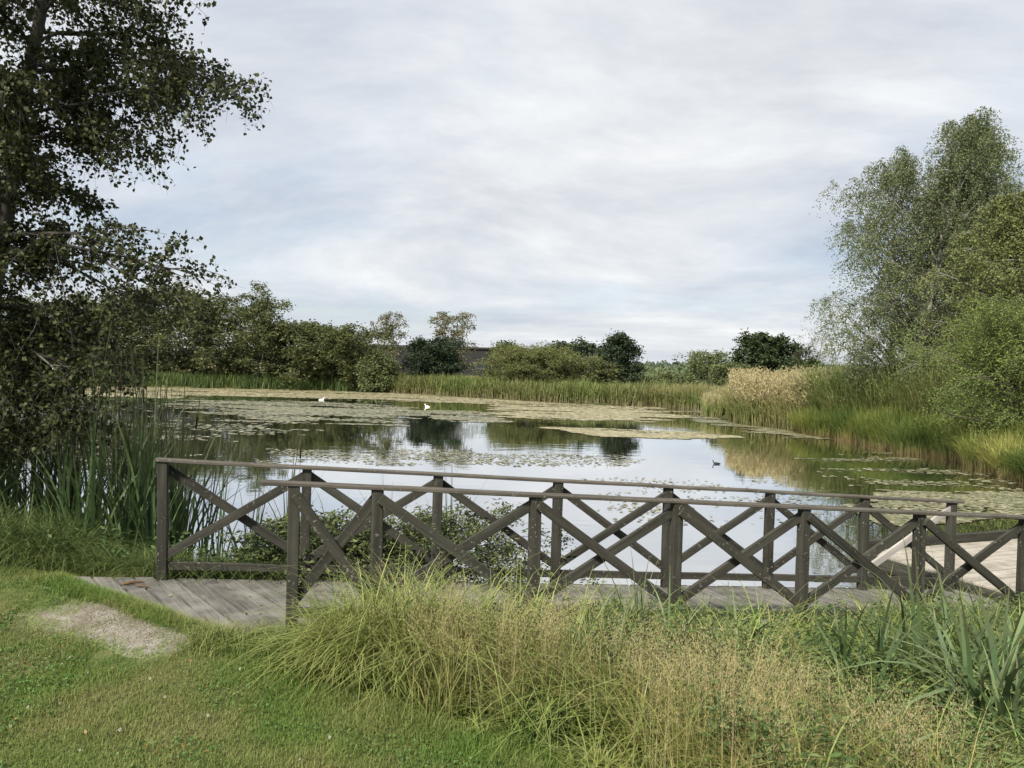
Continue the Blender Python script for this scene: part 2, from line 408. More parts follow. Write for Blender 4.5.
# ---------------------------------------------------------------- trees
M['bark_birch'] = plainmat('birch_bark', (.26,.25,.225), .8, (.05,.042,.036), 3.2, .4, mscale=(1,1,.45), stops=(.47,.56))
M['bark'] = plainmat('grey_bark', (.09,.075,.06), .9, (.16,.14,.115), 8, .5)
M['bark_dark'] = plainmat('dark_bark', (.035,.03,.025), .9, (.08,.068,.055), 8, .5)
def LM(name, c, var=.35, **k):
    c = np.array(c); w = np.array([1.25,1.08,.9])
    return leafmat(name, [tuple(c*(1-var)), tuple(c), tuple(c*w*(1+var))], **k)
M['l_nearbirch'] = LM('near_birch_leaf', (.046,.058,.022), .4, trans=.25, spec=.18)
M['l_birch'] = LM('birch_leaf', (.112,.145,.066), .4, trans=.3, spec=.4)
M['l_birch2'] = LM('birch_leaf_light', (.135,.16,.06), .35, trans=.3)
M['l_willow'] = LM('willow_leaf', (.125,.17,.052), .4, trans=.3)
M['l_dark'] = LM('dark_leaf', (.035,.055,.022), .4, trans=.2)
M['l_mid'] = LM('mid_leaf', (.082,.100,.040), .4, trans=.3)
M['l_olive'] = LM('olive_leaf', (.08,.098,.036), .35, trans=.3)
M['l_willowfar'] = LM('far_willow_leaf', (.13,.15,.055), .3, trans=.3)
M['l_fargreen'] = LM('far_leaf', (.11,.14,.06), .3, trans=.3)
M['l_conif'] = LM('conifer_needles', (.025,.042,.022), .4, trans=.1)
M['l_pale'] = LM('pale_leaf', (.15,.15,.09), .35, trans=.3)
M['l_shrub'] = LM('shrub_leaf', (.09,.12,.045), .4, trans=.25)

def dome(t): return math.sqrt(max(.02,1-(2*t-1)**2*.85))
def bushp(t): return math.sqrt(max(.03,1-t*t*.96))
def cone(t): return max(.08,(1-t))**.85*1.0+.04
def egg(t): return (math.sin(math.pi*min(1,max(0,(t*.9+.1)))**.8)**.7)+.05
def tree(name, label, cat, base, H, R, leafmat_, bark, prof=dome, t0=.2, nl=30, nsub=7, ntwig=7, nleaf=7, ls=.12, lwr=.6,
         elev=.5, ldroop=.25, tdroop=.3, tl=.5, trunk_r=.12, lean=(0,0), seed=1, group=None, subl=.42, stems=1, limbs=None, twigwood=0, azf=None, trunkpts=None, leafn=None, limbr=.35, fit=True):
    rs = RS(seed); base=np.array(base,float)
    root = empty(name, tuple(base), label, cat, group)
    gw = Geo(); gl = Geo()
    for st in range(stems):
        if trunkpts is not None: tp = np.array(trunkpts,float)-base
        else:
            q = np.linspace(0,.97,9)[:,None]
            sa = rs.uniform(0,6.28); so = (R*.28*np.array([math.cos(sa),math.sin(sa),0]) if stems>1 else np.zeros(3))
            tp = q*np.array([lean[0],lean[1],H*(1 if st==0 else rs.uniform(.82,.97))]) + so*(.25+q**.8) + np.cumsum(rs.normal(0,H*.006,(9,3)),0)*[1,1,0]
        tr = trunk_r*(1-np.linspace(0,1,len(tp))**.8*.96)*(1 if st==0 else .8)
        tr = tr*np.where(np.arange(len(tp))==0,1.25,1)
        tube(gw, tp, tr, 8)
        qs = np.linspace(0,1,len(tp))
        def tpos(t): return np.array([np.interp(t,qs,tp[:,k]) for k in range(3)])
        LMB=[]
        n = nl//stems
        for i in range(n):
            t = t0+(1-t0)*((i+rs.uniform(.2,.8))/n)
            az = i*2.39996+rs.uniform(-.4,.4)
            if azf: az = azf(az, rs)
            tt = (t-t0)/(1-t0)
            LMB.append((t, az, R*prof(tt)*rs.uniform(.72,1.12), elev*(1+.6*tt)+rs.uniform(-.12,.12)))
        if limbs and st==0: LMB += limbs
        for (t,az,L,el) in LMB:
            p0 = tpos(t*.97)
            d = np.array([math.cos(az),math.sin(az),0])
            q = np.linspace(0,1,6)
            lp = p0 + d*(L*q)[:,None] + np.array([0,0,1.])*(L*(el*q-ldroop*q*q))[:,None]
            wob = np.cumsum(rs.normal(0,L*.03,(6,3)),0); wob[0]=0; lp = lp+wob
            lr = max(.006, trunk_r*limbr*(1-t*.75))
            tube(gw, lp, lr*(1-q*.85), 5, cap=False)
            # side branches
            sq = rs.uniform(.18,1.0,nsub); sp = np.stack([np.interp(sq,q,lp[:,k]) for k in range(3)],1)
            sd = norm(d[None]*.55+rs.normal(0,.75,(nsub,3))*[1,1,.55]+[0,0,.12])
            sl = L*subl*rs.uniform(.5,1.1,nsub)*(1.1-.5*sq)+.1*R
            for j in range(nsub):
                qq=np.linspace(0,1,4)
                bp_ = sp[j]+sd[j]*(sl[j]*qq)[:,None]-np.array([0,0,1])*(ldroop*.8*sl[j]*qq*qq)[:,None]
                tube(gw, bp_, max(.003,lr*.35)*(1-qq*.8), 3, cap=False)
                # twigs
                tq = rs.uniform(.1,1.,ntwig); tb = np.stack([np.interp(tq,qq,bp_[:,k]) for k in range(3)],1)
                td = norm(sd[j]*.5+rs.normal(0,.8,(ntwig,3))); tls = tl*rs.uniform(.5,1.3,ntwig)
                lq = rs.uniform(.05,1,(ntwig,nleaf))
                pts = tb[:,None]+td[:,None]*(tls[:,None]*lq)[...,None]*(1-.45*min(1,tdroop))-np.array([0,0,1.])*(tdroop*tls[:,None]*lq**1.5)[...,None]
                if twigwood:
                    for k in range(ntwig):
                        q3=np.array([0,.5,1.]); tube(gw, tb[k]+td[k]*(tls[k]*q3)[:,None]*(1-.45*min(1,tdroop))-np.array([0,0,1.])*(tdroop*tls[k]*q3**1.5)[:,None], twigwood*(1-q3*.6), 3, cap=False)
                pts = pts.reshape(-1,3)+rs.normal(0,ls*.5,(ntwig*nleaf,3))
                leaves(gl, pts, ls, lwr, axis=(0,0,-.8*min(1,tdroop+.2)), rs=rs)
    if fit:
        A = np.concatenate((gl if nleaf else gw).V)
        kz = np.clip(H/np.percentile(A[:,2],99.97),.5,1.6); cx_=np.median(A[:,0]-lean[0]*A[:,2]/H)
        kr = np.clip(R/np.percentile(np.abs(A[:,0]-lean[0]*A[:,2]/H),96),.5,1.7)
        for G in (gw,gl):
            G.V=[v*np.array([kr,kr,kz]) for v in G.V]
    gw.build('trunk', bark, root, smooth=True)
    if nleaf: gl.build('crown', leafmat_, root)
    return root

def at(px, Y, z=None):
    p = D(px, 372, Y); zz = float(gz(p[0],Y)) if z is None else z
    return (p[0], Y, zz)
def Hof(px, ytop, Y): return D(px, ytop, Y)[2]
def place(name, label, cat, px, ytop, Y, wpx, lm, bark, **k):
    b = at(px, Y); H = Hof(px,ytop,Y)-b[2]; R = wpx/2/FPX*Y
    return tree(name, label, cat, b, H, R, M[lm], M[bark], **k)

# the big birch on the left, close to the camera
tb = [(-5.95,8.2,.45),(-5.8,8.18,1.6),(-5.55,8.1,2.9),(-5.3,8.05,4.2),(-5.12,8.0,5.2),(-4.92,8.0,6.3),(-4.85,7.95,7.4),(-4.8,7.9,8.8),(-4.75,7.9,10.2)]
def nb_prof(t): return float(np.interp(t, [0,.12,.3,.42,.55,.75,1.0],[.45,.42,.36,.42,.95,1.0,.3]))
nbl = [(.34,-.12,2.15,.06),(.345,-.02,2.0,.1),(.33,.15,1.5,.0),(.47,.0,1.2,.4),(.50,-.3,1.4,.4),(.52,.3,1.5,.35),(.55,.05,1.9,.32),(.58,-.15,1.95,.28),(.6,.45,1.8,.3),(.62,-.5,1.8,.3),(.28,0,1.2,-.1),(.25,-.5,1.3,-.05),(.24,.4,1.3,-.05),(.2,0,1.1,-.1),(.2,-.3,1.1,-.05)]
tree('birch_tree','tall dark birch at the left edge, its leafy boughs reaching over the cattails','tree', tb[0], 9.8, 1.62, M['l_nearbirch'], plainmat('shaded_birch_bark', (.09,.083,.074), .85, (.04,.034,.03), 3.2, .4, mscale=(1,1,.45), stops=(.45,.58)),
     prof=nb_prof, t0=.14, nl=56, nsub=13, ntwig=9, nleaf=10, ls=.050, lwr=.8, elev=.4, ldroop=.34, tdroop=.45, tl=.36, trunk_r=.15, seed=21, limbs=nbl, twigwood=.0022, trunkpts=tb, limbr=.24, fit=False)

# far left tree line, beyond the pond
LINE=[ # px, ytop, Y, wpx, mat, bark, profile, kwargs, name, label
 (20,290,76,120,'l_mid','bark',dome,dict(seed=31,t0=.04),'broadleaf_tree','broad dark tree on the far bank, half hidden behind the near birch'),
 (105,292,75,105,'l_olive','bark',dome,dict(seed=32,t0=.04),'broadleaf_tree','olive green tree on the far bank just right of the near birch boughs'),
 (165,283,76,100,'l_mid','bark',dome,dict(seed=33,t0=.03),'broadleaf_tree','rounded green tree on the far bank, left of the taller feathery birch'),
 (218,293,75,95,'l_mid','bark',dome,dict(seed=34,t0=.03),'broadleaf_tree','medium dark tree on the far bank, directly left of the tallest feathery birch'),
 (295,320,75,85,'l_mid','bark',bushp,dict(seed=36,t0=.03),'broadleaf_tree','low dark tree on the far bank, right of the feathery birch'),
 (342,323,74,84,'l_olive','bark',dome,dict(seed=37,t0=.03),'broadleaf_tree','fresh green rounded tree on the far bank, left of the thin pale birch'),
 (376,352,72,34,'l_fargreen','bark',bushp,dict(seed=38,t0=.05),'willow_bush','small light green bush at the foot of the thin pale birch'),
]
for (px,yt,Y,w,lm,bk,pf,kw,nm,lb) in LINE:
    k=dict(prof=pf,nl=40,nsub=10,ntwig=7,nleaf=7,ls=.24,tl=.9,trunk_r=.16,elev=.45,ldroop=.15,tdroop=.2,group='trees on the far bank'); k.update(kw)
    place(nm,lb,'tree' if 'tree' in nm else 'bush',px,yt,Y,w*1.0,lm,bk,**k)
place('birch_tree','feathery birch standing tallest on the far left bank','tree',257,279,73,56,'l_mid','bark',prof=lambda t: .95-.65*t+.1*math.sin(9*t),t0=.25,nl=30,nsub=6,ntwig=6,nleaf=6,ls=.22,tl=.9,elev=.7,ldroop=.2,tdroop=.45,trunk_r=.12,seed=41,group='trees on the far bank',stems=2)
place('birch_tree','thin pale birch left of the dark conifer, in front of the building','tree',389,311,84,30,'l_pale','bark_birch',prof=dome,t0=.3,nl=20,nsub=5,ntwig=6,nleaf=6,ls=.2,tl=.8,elev=.7,ldroop=.2,tdroop=.7,trunk_r=.11,seed=42,group='trees on the far bank')
place('birch_tree','pale leaning birch rising behind the dark conifer','tree',451,311,86,42,'l_pale','bark_birch',prof=dome,t0=.3,nl=22,nsub=6,ntwig=6,nleaf=6,ls=.22,tl=.8,elev=.7,ldroop=.2,tdroop=.6,trunk_r=.12,seed=43,group='trees on the far bank')
place('conifer_tree','squat dark conifer in front of the pale birch, by the building','tree',434,336,76,50,'l_conif','bark_dark',prof=dome,t0=.05,nl=34,nsub=9,ntwig=7,nleaf=8,ls=.26,lwr=.4,tl=.6,elev=.35,ldroop=.1,tdroop=.1,trunk_r=.14,seed=44)
place('willow_bush','big rounded olive willow bush behind the far reeds','bush',538,342,69,94,'l_willowfar','bark',prof=bushp,t0=.03,nl=60,nsub=11,ntwig=9,nleaf=9,ls=.17,lwr=.4,tl=.7,elev=.5,ldroop=.1,tdroop=.1,trunk_r=.15,seed=45)
place('broadleaf_tree','dark green tree peeping out behind the left of the big willow bush','tree',506,340,80,32,'l_dark','bark_dark',prof=dome,t0=.2,nl=20,nsub=7,ntwig=6,nleaf=7,ls=.28,tl=.8,trunk_r=.14,seed=46,group='trees on the far bank')
place('broadleaf_tree','dark spreading tree behind the right of the big willow bush','tree',578,338,82,66,'l_dark','bark_dark',prof=dome,t0=.15,nl=26,nsub=8,ntwig=6,nleaf=7,ls=.28,tl=.8,trunk_r=.14,seed=47,group='trees on the far bank')
place('willow_bush','low dark bush between the big willow and the dark pine','bush',592,358,71,54,'l_mid','bark_dark',prof=bushp,t0=.05,nl=24,nsub=8,ntwig=6,nleaf=7,ls=.26,tl=.6,trunk_r=.12,seed=48)
place('pine_tree','dark pine with layered boughs, alone right of the willow bushes','tree',617,331,74,46,'l_conif','bark_dark',prof=lambda t: 1.0-.72*t+.12*math.sin(11*t),t0=.08,nl=30,nsub=9,ntwig=7,nleaf=8,ls=.26,lwr=.4,tl=.6,elev=.3,ldroop=.05,tdroop=.05,trunk_r=.14,seed=49)
# meadow bushes right of centre
place('willow_bush','low round green bush in the meadow right of the pine','bush',676,371,72,50,'l_fargreen','bark',prof=bushp,t0=.05,nl=22,nsub=7,ntwig=6,nleaf=7,ls=.24,tl=.6,trunk_r=.1,seed=50,group='meadow bushes')
place('willow_bush','flat grey green bush in the meadow, left of the round meadow bush','bush',650,374,90,40,'l_fargreen','bark',prof=bushp,t0=.05,nl=20,nsub=7,ntwig=6,nleaf=6,ls=.26,tl=.6,trunk_r=.1,seed=51,group='meadow bushes')
place('poplar_tree','airy grey green tree far off, left of the dark round oak','tree',708,349,110,44,'l_fargreen','bark',prof=dome,t0=.25,nl=24,nsub=6,ntwig=5,nleaf=5,ls=.34,tl=1.,trunk_r=.16,elev=.7,seed=52)
place('willow_bush','pale green bush leaning out at the left foot of the dark round oak','bush',735,361,62,50,'l_fargreen','bark',prof=bushp,t0=.05,nl=26,nsub=8,ntwig=6,nleaf=7,ls=.2,tl=.6,trunk_r=.1,seed=53,group='meadow bushes')
place('oak_tree','dark round oak standing above the tan reeds','tree',766,331,66,56,'l_dark','bark_dark',prof=dome,t0=.2,nl=34,nsub=10,ntwig=7,nleaf=8,ls=.26,tl=.6,trunk_r=.2,elev=.4,ldroop=.1,seed=54)
place('hawthorn_bush','dark clipped looking bush behind the tan reeds, right of the oak','bush',799,356,56,54,'l_dark','bark_dark',prof=bushp,t0=.05,nl=26,nsub=9,ntwig=7,nleaf=7,ls=.2,tl=.5,trunk_r=.1,seed=55)
place('bare_tree','leafless grey tree with thin twigs behind the dark bush','tree',812,322,64,34,'l_pale','bark',prof=dome,t0=.25,nl=22,nsub=8,ntwig=4,nleaf=0,ls=.2,tl=.6,elev=1.1,ldroop=.1,trunk_r=.1,seed=56,twigwood=.008,stems=2)
# right bank birches
place('birch_tree','tallest weeping birch on the right bank, several white stems','tree',900,124,31.5,132,'l_birch','bark_birch',lean=(1.0,0),prof=lambda t: float(np.interp(t,[0,.2,.5,.75,.9,1],[.8,1.,.95,.64,.30,.08]))*(1+.12*math.sin(t*37)),t0=.06,nl=100,nsub=12,ntwig=10,nleaf=12,ls=.076,lwr=.55,tl=.95,elev=1.2,ldroop=.4,tdroop=1.0,trunk_r=.17,seed=61,group='birches on the right bank',stems=3)
place('birch_tree','second tall birch of the right bank, leaning right, just behind the tallest','tree',945,124,34,92,'l_birch','bark_birch',prof=lambda t: float(np.interp(t,[0,.2,.5,.75,.9,1],[.8,1.,.95,.64,.30,.08]))*(1+.12*math.sin(t*37)),t0=.1,nl=76,nsub=11,ntwig=9,nleaf=11,ls=.088,lwr=.6,tl=.9,elev=.85,ldroop=.35,tdroop=.9,trunk_r=.16,seed=62,group='birches on the right bank',stems=2,lean=(1.0,0))
place('birch_tree','yellower birch at the right edge, in front of the tall pair','tree',1030,192,27,130,'l_birch2','bark_birch',prof=lambda t: float(np.interp(t,[0,.2,.45,.7,.88,1],[.75,.95,1.,.62,.32,.1])),t0=.1,nl=80,nsub=11,ntwig=9,nleaf=11,ls=.080,lwr=.6,tl=.75,elev=.7,ldroop=.3,tdroop=.9,trunk_r=.14,seed=63,group='birches on the right bank',stems=2)
place('willow_bush','large fresh green willow leaning over the water at the right edge','bush',1012,296,24.0,160,'l_willow','bark',prof=lambda t: bushp(t)*(.8+.3*math.sin(13*t+2)),t0=.03,nl=54,nsub=10,ntwig=10,nleaf=11,ls=.08,lwr=.35,tl=.8,elev=.6,ldroop=.3,tdroop=.35,trunk_r=.1,seed=64)
place('willow_bush','low grey green willow between the birch stems and the green reeds','bush',884,362,34.5,84,'l_birch','bark',prof=bushp,t0=.03,nl=30,nsub=9,ntwig=8,nleaf=8,ls=.11,lwr=.45,tl=.5,elev=.4,ldroop=.2,tdroop=.25,trunk_r=.08,seed=65)
# shrubs by the bridge
def shrub(label, base, H, R, seed, mat='l_shrub', **k):
    kk=dict(prof=bushp,t0=.03,nl=26,nsub=7,ntwig=6,nleaf=7,ls=.055,lwr=.35,tl=.26,elev=.7,ldroop=.45,tdroop=.25,trunk_r=.022,seed=seed,twigwood=.0015); kk.update(k)
    return tree('willow_shrub',label,'shrub',base,H,R,M[mat],M['bark_dark'],**kk)
shrub('leafy willow shrub arching over the water beyond the middle of the bridge', (-.55,7.85,.1), 1.15, 1.0, 71, nl=34)
shrub('dark leafy shrub beyond the bridge, between its two left far posts', (-2.0,7.55,.35), .75, .62, 72, mat='l_shrub', lwr=.6)
shrub('small shrub beyond the bridge, left of the arching willow shrub', (-1.35,7.75,.25), .8, .6, 73)

# ---------------------------------------------------------------- grasses and reeds
M['lawn'] = leafmat('lawn_grass', [(.085,.155,.028),(.13,.205,.04),(.20,.255,.07)], patch=(.23,.235,.085), pscale=.9, trans=.3)
M['tall'] = leafmat('tall_grass_blade', [(.04,.08,.02),(.11,.18,.035),(.19,.26,.055),(.40,.41,.14)], patch=(.19,.22,.05), pscale=1.3, trans=.22, tip=(.24,.26,.09), rough=.45, spec=.35)
M['dry'] = leafmat('dry_grass_blade', [(.10,.14,.03),(.22,.24,.06),(.50,.42,.18)], trans=.35, base=(.13,.16,.035), tip=(.42,.34,.17))
M['fluff'] = leafmat('grass_panicle', [(.40,.33,.17),(.52,.43,.24),(.62,.52,.32)], trans=.4)
M['bankgrass'] = leafmat('bank_grass_blade', [(.04,.07,.02),(.09,.135,.038),(.22,.25,.09)], trans=.3)
M['cattail'] = leafmat('cattail_leaf', [(.045,.08,.03),(.065,.11,.04),(.09,.135,.05)], trans=.25, tip=(.10,.10,.05))
M['cattail_pale'] = leafmat('bluish_cattail_leaf', [(.13,.19,.085),(.19,.25,.11),(.26,.31,.16)], trans=.3)
M['spike'] = plainmat('cattail_spike', (.035,.02,.012), .9)
M['reed_green'] = leafmat('green_reed', [(.09,.13,.035),(.14,.18,.05),(.21,.23,.08)], patch=(.17,.18,.065), pscale=.25, trans=.3, base=(.17,.15,.08))
M['reed_tan'] = leafmat('tan_reed', [(.10,.145,.04),(.18,.21,.065),(.34,.31,.13)], trans=.3, tip=(.36,.31,.17), base=(.17,.16,.07))
M['sedge'] = leafmat('yellow_sedge', [(.13,.17,.04),(.23,.26,.06),(.38,.35,.12)], trans=.35, base=(.17,.13,.06), patch=(.11,.16,.04), pscale=.5)

BL = np.array([P(*q,.665)[:2] for q in ((130,598),(235,634),(330,668),(480,716),(650,766))])
BL = np.concatenate([[[-20,7.0]], [[-3.3,6.95]], BL[1:], [[1.4,2.9],[3,1.5]]])
def ylawn(X): return np.interp(X, BL[:,0], BL[:,1])
PATH = np.array([P(*q,.665)[:2] for q in ((30,612),(95,608),(160,616),(205,625),(196,640),(150,653),(108,643),(60,626))])
def bridge_sv(X,Y): dx=X-F0[0]; dy=Y-F0[1]; return dx*U[0]+dy*U[1], dx*W[0]+dy*W[1]
def on_deck(X,Y,m=0.):
    s,v = bridge_sv(X,Y)
    return (v>-.1-m)&(v<WID+.1+m)&(s>-.74+.86*np.maximum(v,0)-m*0)&(s<SEND+.1)
def scatter(n, x0,x1,y0,y1, rs): return rs.uniform(x0,x1,n), rs.uniform(y0,y1,n)

# gravel patch of the path
ang = np.linspace(0,2*np.pi,60,endpoint=False)
g = Geo(); pc = PATH.mean(0); ring=[]
for f_ in (0,.35,.7,1.):
    r=[]
    for a in np.linspace(0,len(PATH),64,endpoint=False):
        i=int(a)%len(PATH); t=a-int(a); p=PATH[i]*(1-t)+PATH[(i+1)%len(PATH)]*t; q=pc+(p-pc)*f_*(1.45+.5*(fbm(p[0],p[1],3.5,2)-.5)); r.append((q[0],q[1],float(gz(q[0],q[1]))+.012-(.03 if f_==1. else 0)))
    ring.append(r)
F=[]
for k in range(3):
    for j in range(64):
        m_=(j+1)%64; F.append([k*64+j,(k+1)*64+j,(k+1)*64+m_,k*64+m_])
g.add(np.array(ring).reshape(-1,3),F,None,np.repeat([0,.35,.7,1.],64))
def pathmat():
    m,nt,out=newmat('trodden_gravel'); pos=N(nt,'NewGeometry').outputs['Position']
    a=noise(nt,70,4,pos); b_=noise(nt,5,4,pos)
    col=ramp(nt,a,[(.32,(.10,.088,.068)),(.68,(.27,.25,.21))])
    col=mix(nt,ramp(nt,b_,[(.42,0.),(.6,.85)]),col,(.10,.085,.055))
    al=N(nt,'Attribute'); al.attribute_name='along'; nn=noise(nt,9,5,pos,.65)
    ad=N(nt,'Math',operation='MULTIPLY_ADD'); nt.links.new(nn,ad.inputs[0]); ad.inputs[1].default_value=.75; hf=N(nt,'Math',operation='MULTIPLY'); nt.links.new(al.outputs['Fac'],hf.inputs[0]); hf.inputs[1].default_value=.5; nt.links.new(hf.outputs[0],ad.inputs[2])
    grassy=ramp(nt,noise(nt,45,4,pos),[(.35,(.045,.055,.02)),(.65,(.13,.15,.05))])
    col=mix(nt,ramp(nt,ad.outputs[0],[(.62,0.),(.78,1.)]),col,grassy)
    ad2=ad
    b=N(nt,'BsdfPrincipled'); b.inputs['Roughness'].default_value=.95; nt.links.new(col,b.inputs['Base Color'])
    bp=N(nt,'Bump'); bp.inputs['Strength'].default_value=.5; bp.inputs['Distance'].default_value=.01; nt.links.new(a,bp.inputs['Height']); nt.links.new(bp.outputs[0],b.inputs['Normal'])
    nt.links.new(b.outputs[0],out.inputs[0]); return m
o=g.build('path', pathmat()); tag(o,kind='structure')
g=Geo(); rs=RS(8); x,y=scatter(9000,-4.6,-2.0,4.6,6.2,rs); k=sdist(x,y,PATH)<.12*rs.normal(0,1,9000); x,y=x[k],y[k]; n=len(x)
sz=rs.uniform(.002,.007,n); c=np.stack([x,y,gz(x,y)+.014],1)
octv=np.array([[1,0,0],[0,1,0],[-1,0,0],[0,-1,0],[0,0,.7]]); V=c[:,None]+octv[None]*sz[:,None,None]*rs.uniform(.7,1.3,(n,5,1))
b=(np.arange(n)*5)[:,None]; F=np.concatenate([b+np.array([[i,(i+1)%4,4,4]]) for i in range(4)],1).reshape(-1,4)
g.add(V,F,np.repeat(rs.uniform(0,1,n),4))
o=g.build('gravel_stones', leafmat('pebbles',[(.09,.08,.06),(.18,.16,.13),(.32,.29,.25)],trans=0.0,rough=.9)); tag(o,'small grey and buff pebbles on the bare patch before the bridge','gravel',kind='stuff')

# mown lawn
g=Geo(); rs=RS(9)
x,y=scatter(760000,-6.5,3.2,2.2,7.5,rs)
dist=np.hypot(x,y); keep=rs.uniform(0,1,len(x))<np.clip((4.6/dist)**1.6,.25,1)
worn = sm(.34,.58,fbm(x,y,1.6,4))*np.exp(-((y-5.95)/.55)**2)*sm(-2.0,-3.0,x)
keep &= (y<ylawn(x)+.25*rs.uniform(-.5,1,len(x))) & (~on_deck(x,y,-.04)) & (rs.uniform(0,1,len(x))<.03+.97*sm(-.30,.06,sdist(x,y,PATH)+1.2*(fbm(x,y,4,1)-.5))) & (rs.uniform(0,1,len(x))>worn*.85)
inn=(sdist(x,y,PATH)<.05)&(y<ylawn(x)); crp=inn&(fbm(x,y,7,90)>.56)&(rs.uniform(0,1,len(x))<.35)
keep|=crp
x,y=x[keep],y[keep]; n=len(x)
hh=rs.uniform(.02,.045,n)*(1+.7*sm(.45,.75,fbm(x,y,2.2,12)))*(1+.6*sm(-.5,0,y-ylawn(x)))
patchy=np.clip(rs.uniform(0,1,n)*.55+.6*(fbm(x,y,1.1,20)-.25),0,1)
blades(g,np.stack([x,y,gz(x,y)-.004],1),hh,rs.uniform(.0028,.0052,n),rs.uniform(.1,.9,n),2,rs,rnd=patchy)
v=rs.uniform(-.05,1.75,16000); b=rs.normal(.05,.045,16000)+.10*(vnoise(v,v*0,4,5)-.5); s_=.86*v-.74-b*1.32
x=F0[0]+U[0]*s_+W[0]*v; y=F0[1]+U[1]*s_+W[1]*v
k=(b>-.10); x,y,b=x[k],y[k],b[k]; n=len(x)
blades(g,np.stack([x,y,gz(x,y)+.0],1),rs.uniform(.05,.13,n),rs.uniform(.003,.006,n),rs.uniform(.2,1.2,n),3,rs)
v=rs.uniform(.2,1.5,9000); x=rs.uniform(-2.3,-1.45,9000); y=rs.uniform(4.95,5.75,9000); ss_,vv_=bridge_sv(x,y); k=(vv_>WID+.02)&(vv_<WID+.12+.4*rs.uniform(0,1,len(x))**2)&(x>-2.15+.5*rs.uniform(0,1,len(x))**1.5); x,y=x[k],y[k]; n=len(x)
blades(g,np.stack([x,y,gz(x,y)],1),rs.uniform(.08,.24,n),rs.uniform(.004,.007,n),rs.uniform(.3,1.2,n),3,rs)
o=g.build('lawn_grass',M['lawn']); tag(o,'short mown green lawn grass in front of the bridge','grass',kind='stuff')

# clover leaves within the lawn at left
g=Geo(); rs=RS(10); x,y=scatter(26000,-4.2,.8,3.2,6.4,rs)
k=(y<ylawn(x)-.05)&(fbm(x,y,1.3,33)>.5)&(sdist(x,y,PATH)>.1)&(~on_deck(x,y)); x,y=x[k],y[k]; n=len(x)
leaves(g,np.stack([x,y,gz(x,y)+rs.uniform(.01,.04,n)],1),.016,1.0,axis=None,rs=rs)
o=g.build('clover_leaves',leafmat('clover',[(.05,.11,.025),(.085,.17,.04),(.12,.2,.06)],trans=.25)); tag(o,'patches of low clover leaves in the mown lawn','clover',kind='stuff')

# long green grass around the near bank (front of the bridge)
def tallmask(x,y,rs):
    s,v=bridge_sv(x,y)
    return (y>ylawn(x)+.02)&(~on_deck(x,y,.02))&((v>WID)|(s<-.9))
g=Geo(); gd=Geo(); gf=Geo(); gn=Geo(); rs=RS(12)
# tussocks: many small clumps, each spreading from a point
def tussocks(g, cx, cy, h, per, wid, bend, rs, spread=.07, segs=4, rndc=None):
    n=len(cx); X=np.repeat(cx,per)+rs.normal(0,spread,n*per); Y=np.repeat(cy,per)+rs.normal(0,spread,n*per)
    az=np.arctan2(Y-np.repeat(cy,per),X-np.repeat(cx,per))+rs.normal(0,.6,n*per)
    hh=np.repeat(h,per)*rs.uniform(.45,1.12,n*per); R=None
    if rndc is not None: R=np.clip(np.repeat(rndc,per)+rs.normal(0,.18,n*per),0,1)
    ok=~on_deck(X,Y,.0)
    X,Y,az,hh=X[ok],Y[ok],az[ok],hh[ok]; R=R[ok] if R is not None else None
    m=len(X)
    blades(g,np.stack([X,Y,gz(X,Y)-.01],1),hh,wid*rs.uniform(.6,1.3,m),bend*rs.uniform(.3,1.5,m),segs,rs,rnd=R,az=az)
x,y=scatter(2900,-2.6,7.5,2.0,8.6,rs); k=tallmask(x,y,rs)&(sdist(x,y)>-.2); x,y=x[k],y[k]
s_,v_=bridge_sv(x,y); edge=y-ylawn(x)
h=.18+.42*sm(0,1.0,edge)+.30*(fbm(x,y,1.5,8)-.5)
h+=.55*np.exp(-((x+.85)**2/.28+(y-5.05)**2/.09))+.14*sm(WID+.9,WID+.2,v_)*sm(1.4,2.2,s_)
ex=np.concatenate([rs.normal(-1.0,.15,30),rs.normal(-.62,.25,50),rs.normal(-.1,.3,22)]); ey=np.concatenate([rs.normal(5.0,.10,30),rs.normal(5.05,.14,50),rs.normal(5.1,.15,22)])
tussocks(g,ex,ey,rs.uniform(.35,.95,len(ex))*np.where(ex<-.95,.75,1),30,.012,.8,rs,.05,5,rndc=rs.uniform(.1,.9,len(ex)))
tussocks(g,x,y,h*1.1*rs.uniform(.6,1.25,len(x)),25,.0115,1.0,rs,.045,5,rndc=np.clip(fbm(x,y,1.2,44)*.8+rs.uniform(-.3,.45,len(x)),0,1))
o=g.build('tall_grass',M['tall']); tag(o,'long unmown arching green grass along the near side of the bridge','grass',kind='stuff')
# dry feathery grass
x,y=scatter(900,-1.2,2.4,2.3,5.2,rs)
k=tallmask(x,y,rs)&(fbm(x,y,2.1,51)>.50)&(y-ylawn(x)>.15)&(y<5.0-.35*x); x,y=x[k],y[k]
tussocks(gd,x,y,np.full(len(x),.56)+.1*(fbm(x,y,2,3)-.5),24,.0045,.55,rs,.06,4)
zc=[D(a,b,Y_) for a,b,Y_ in ((440,660,4.6),(480,640,4.75),(520,640,4.7),(560,632,4.7),(600,640,4.65),(645,655,4.5),(700,668,4.4),(725,690,4.15),(760,680,4.3),(800,700,4.1),(400,650,4.8),(860,740,3.8),(690,720,3.9),(930,750,3.6),(760,745,3.7))]
zx=np.concatenate([q[0]+rs.normal(0,.10,9) for q in zc]); zy=np.concatenate([q[1]+rs.normal(0,.11,9) for q in zc])
tussocks(gd,zx,zy,rs.uniform(.45,.8,len(zx)),24,.0055,.6,rs,.05,4)
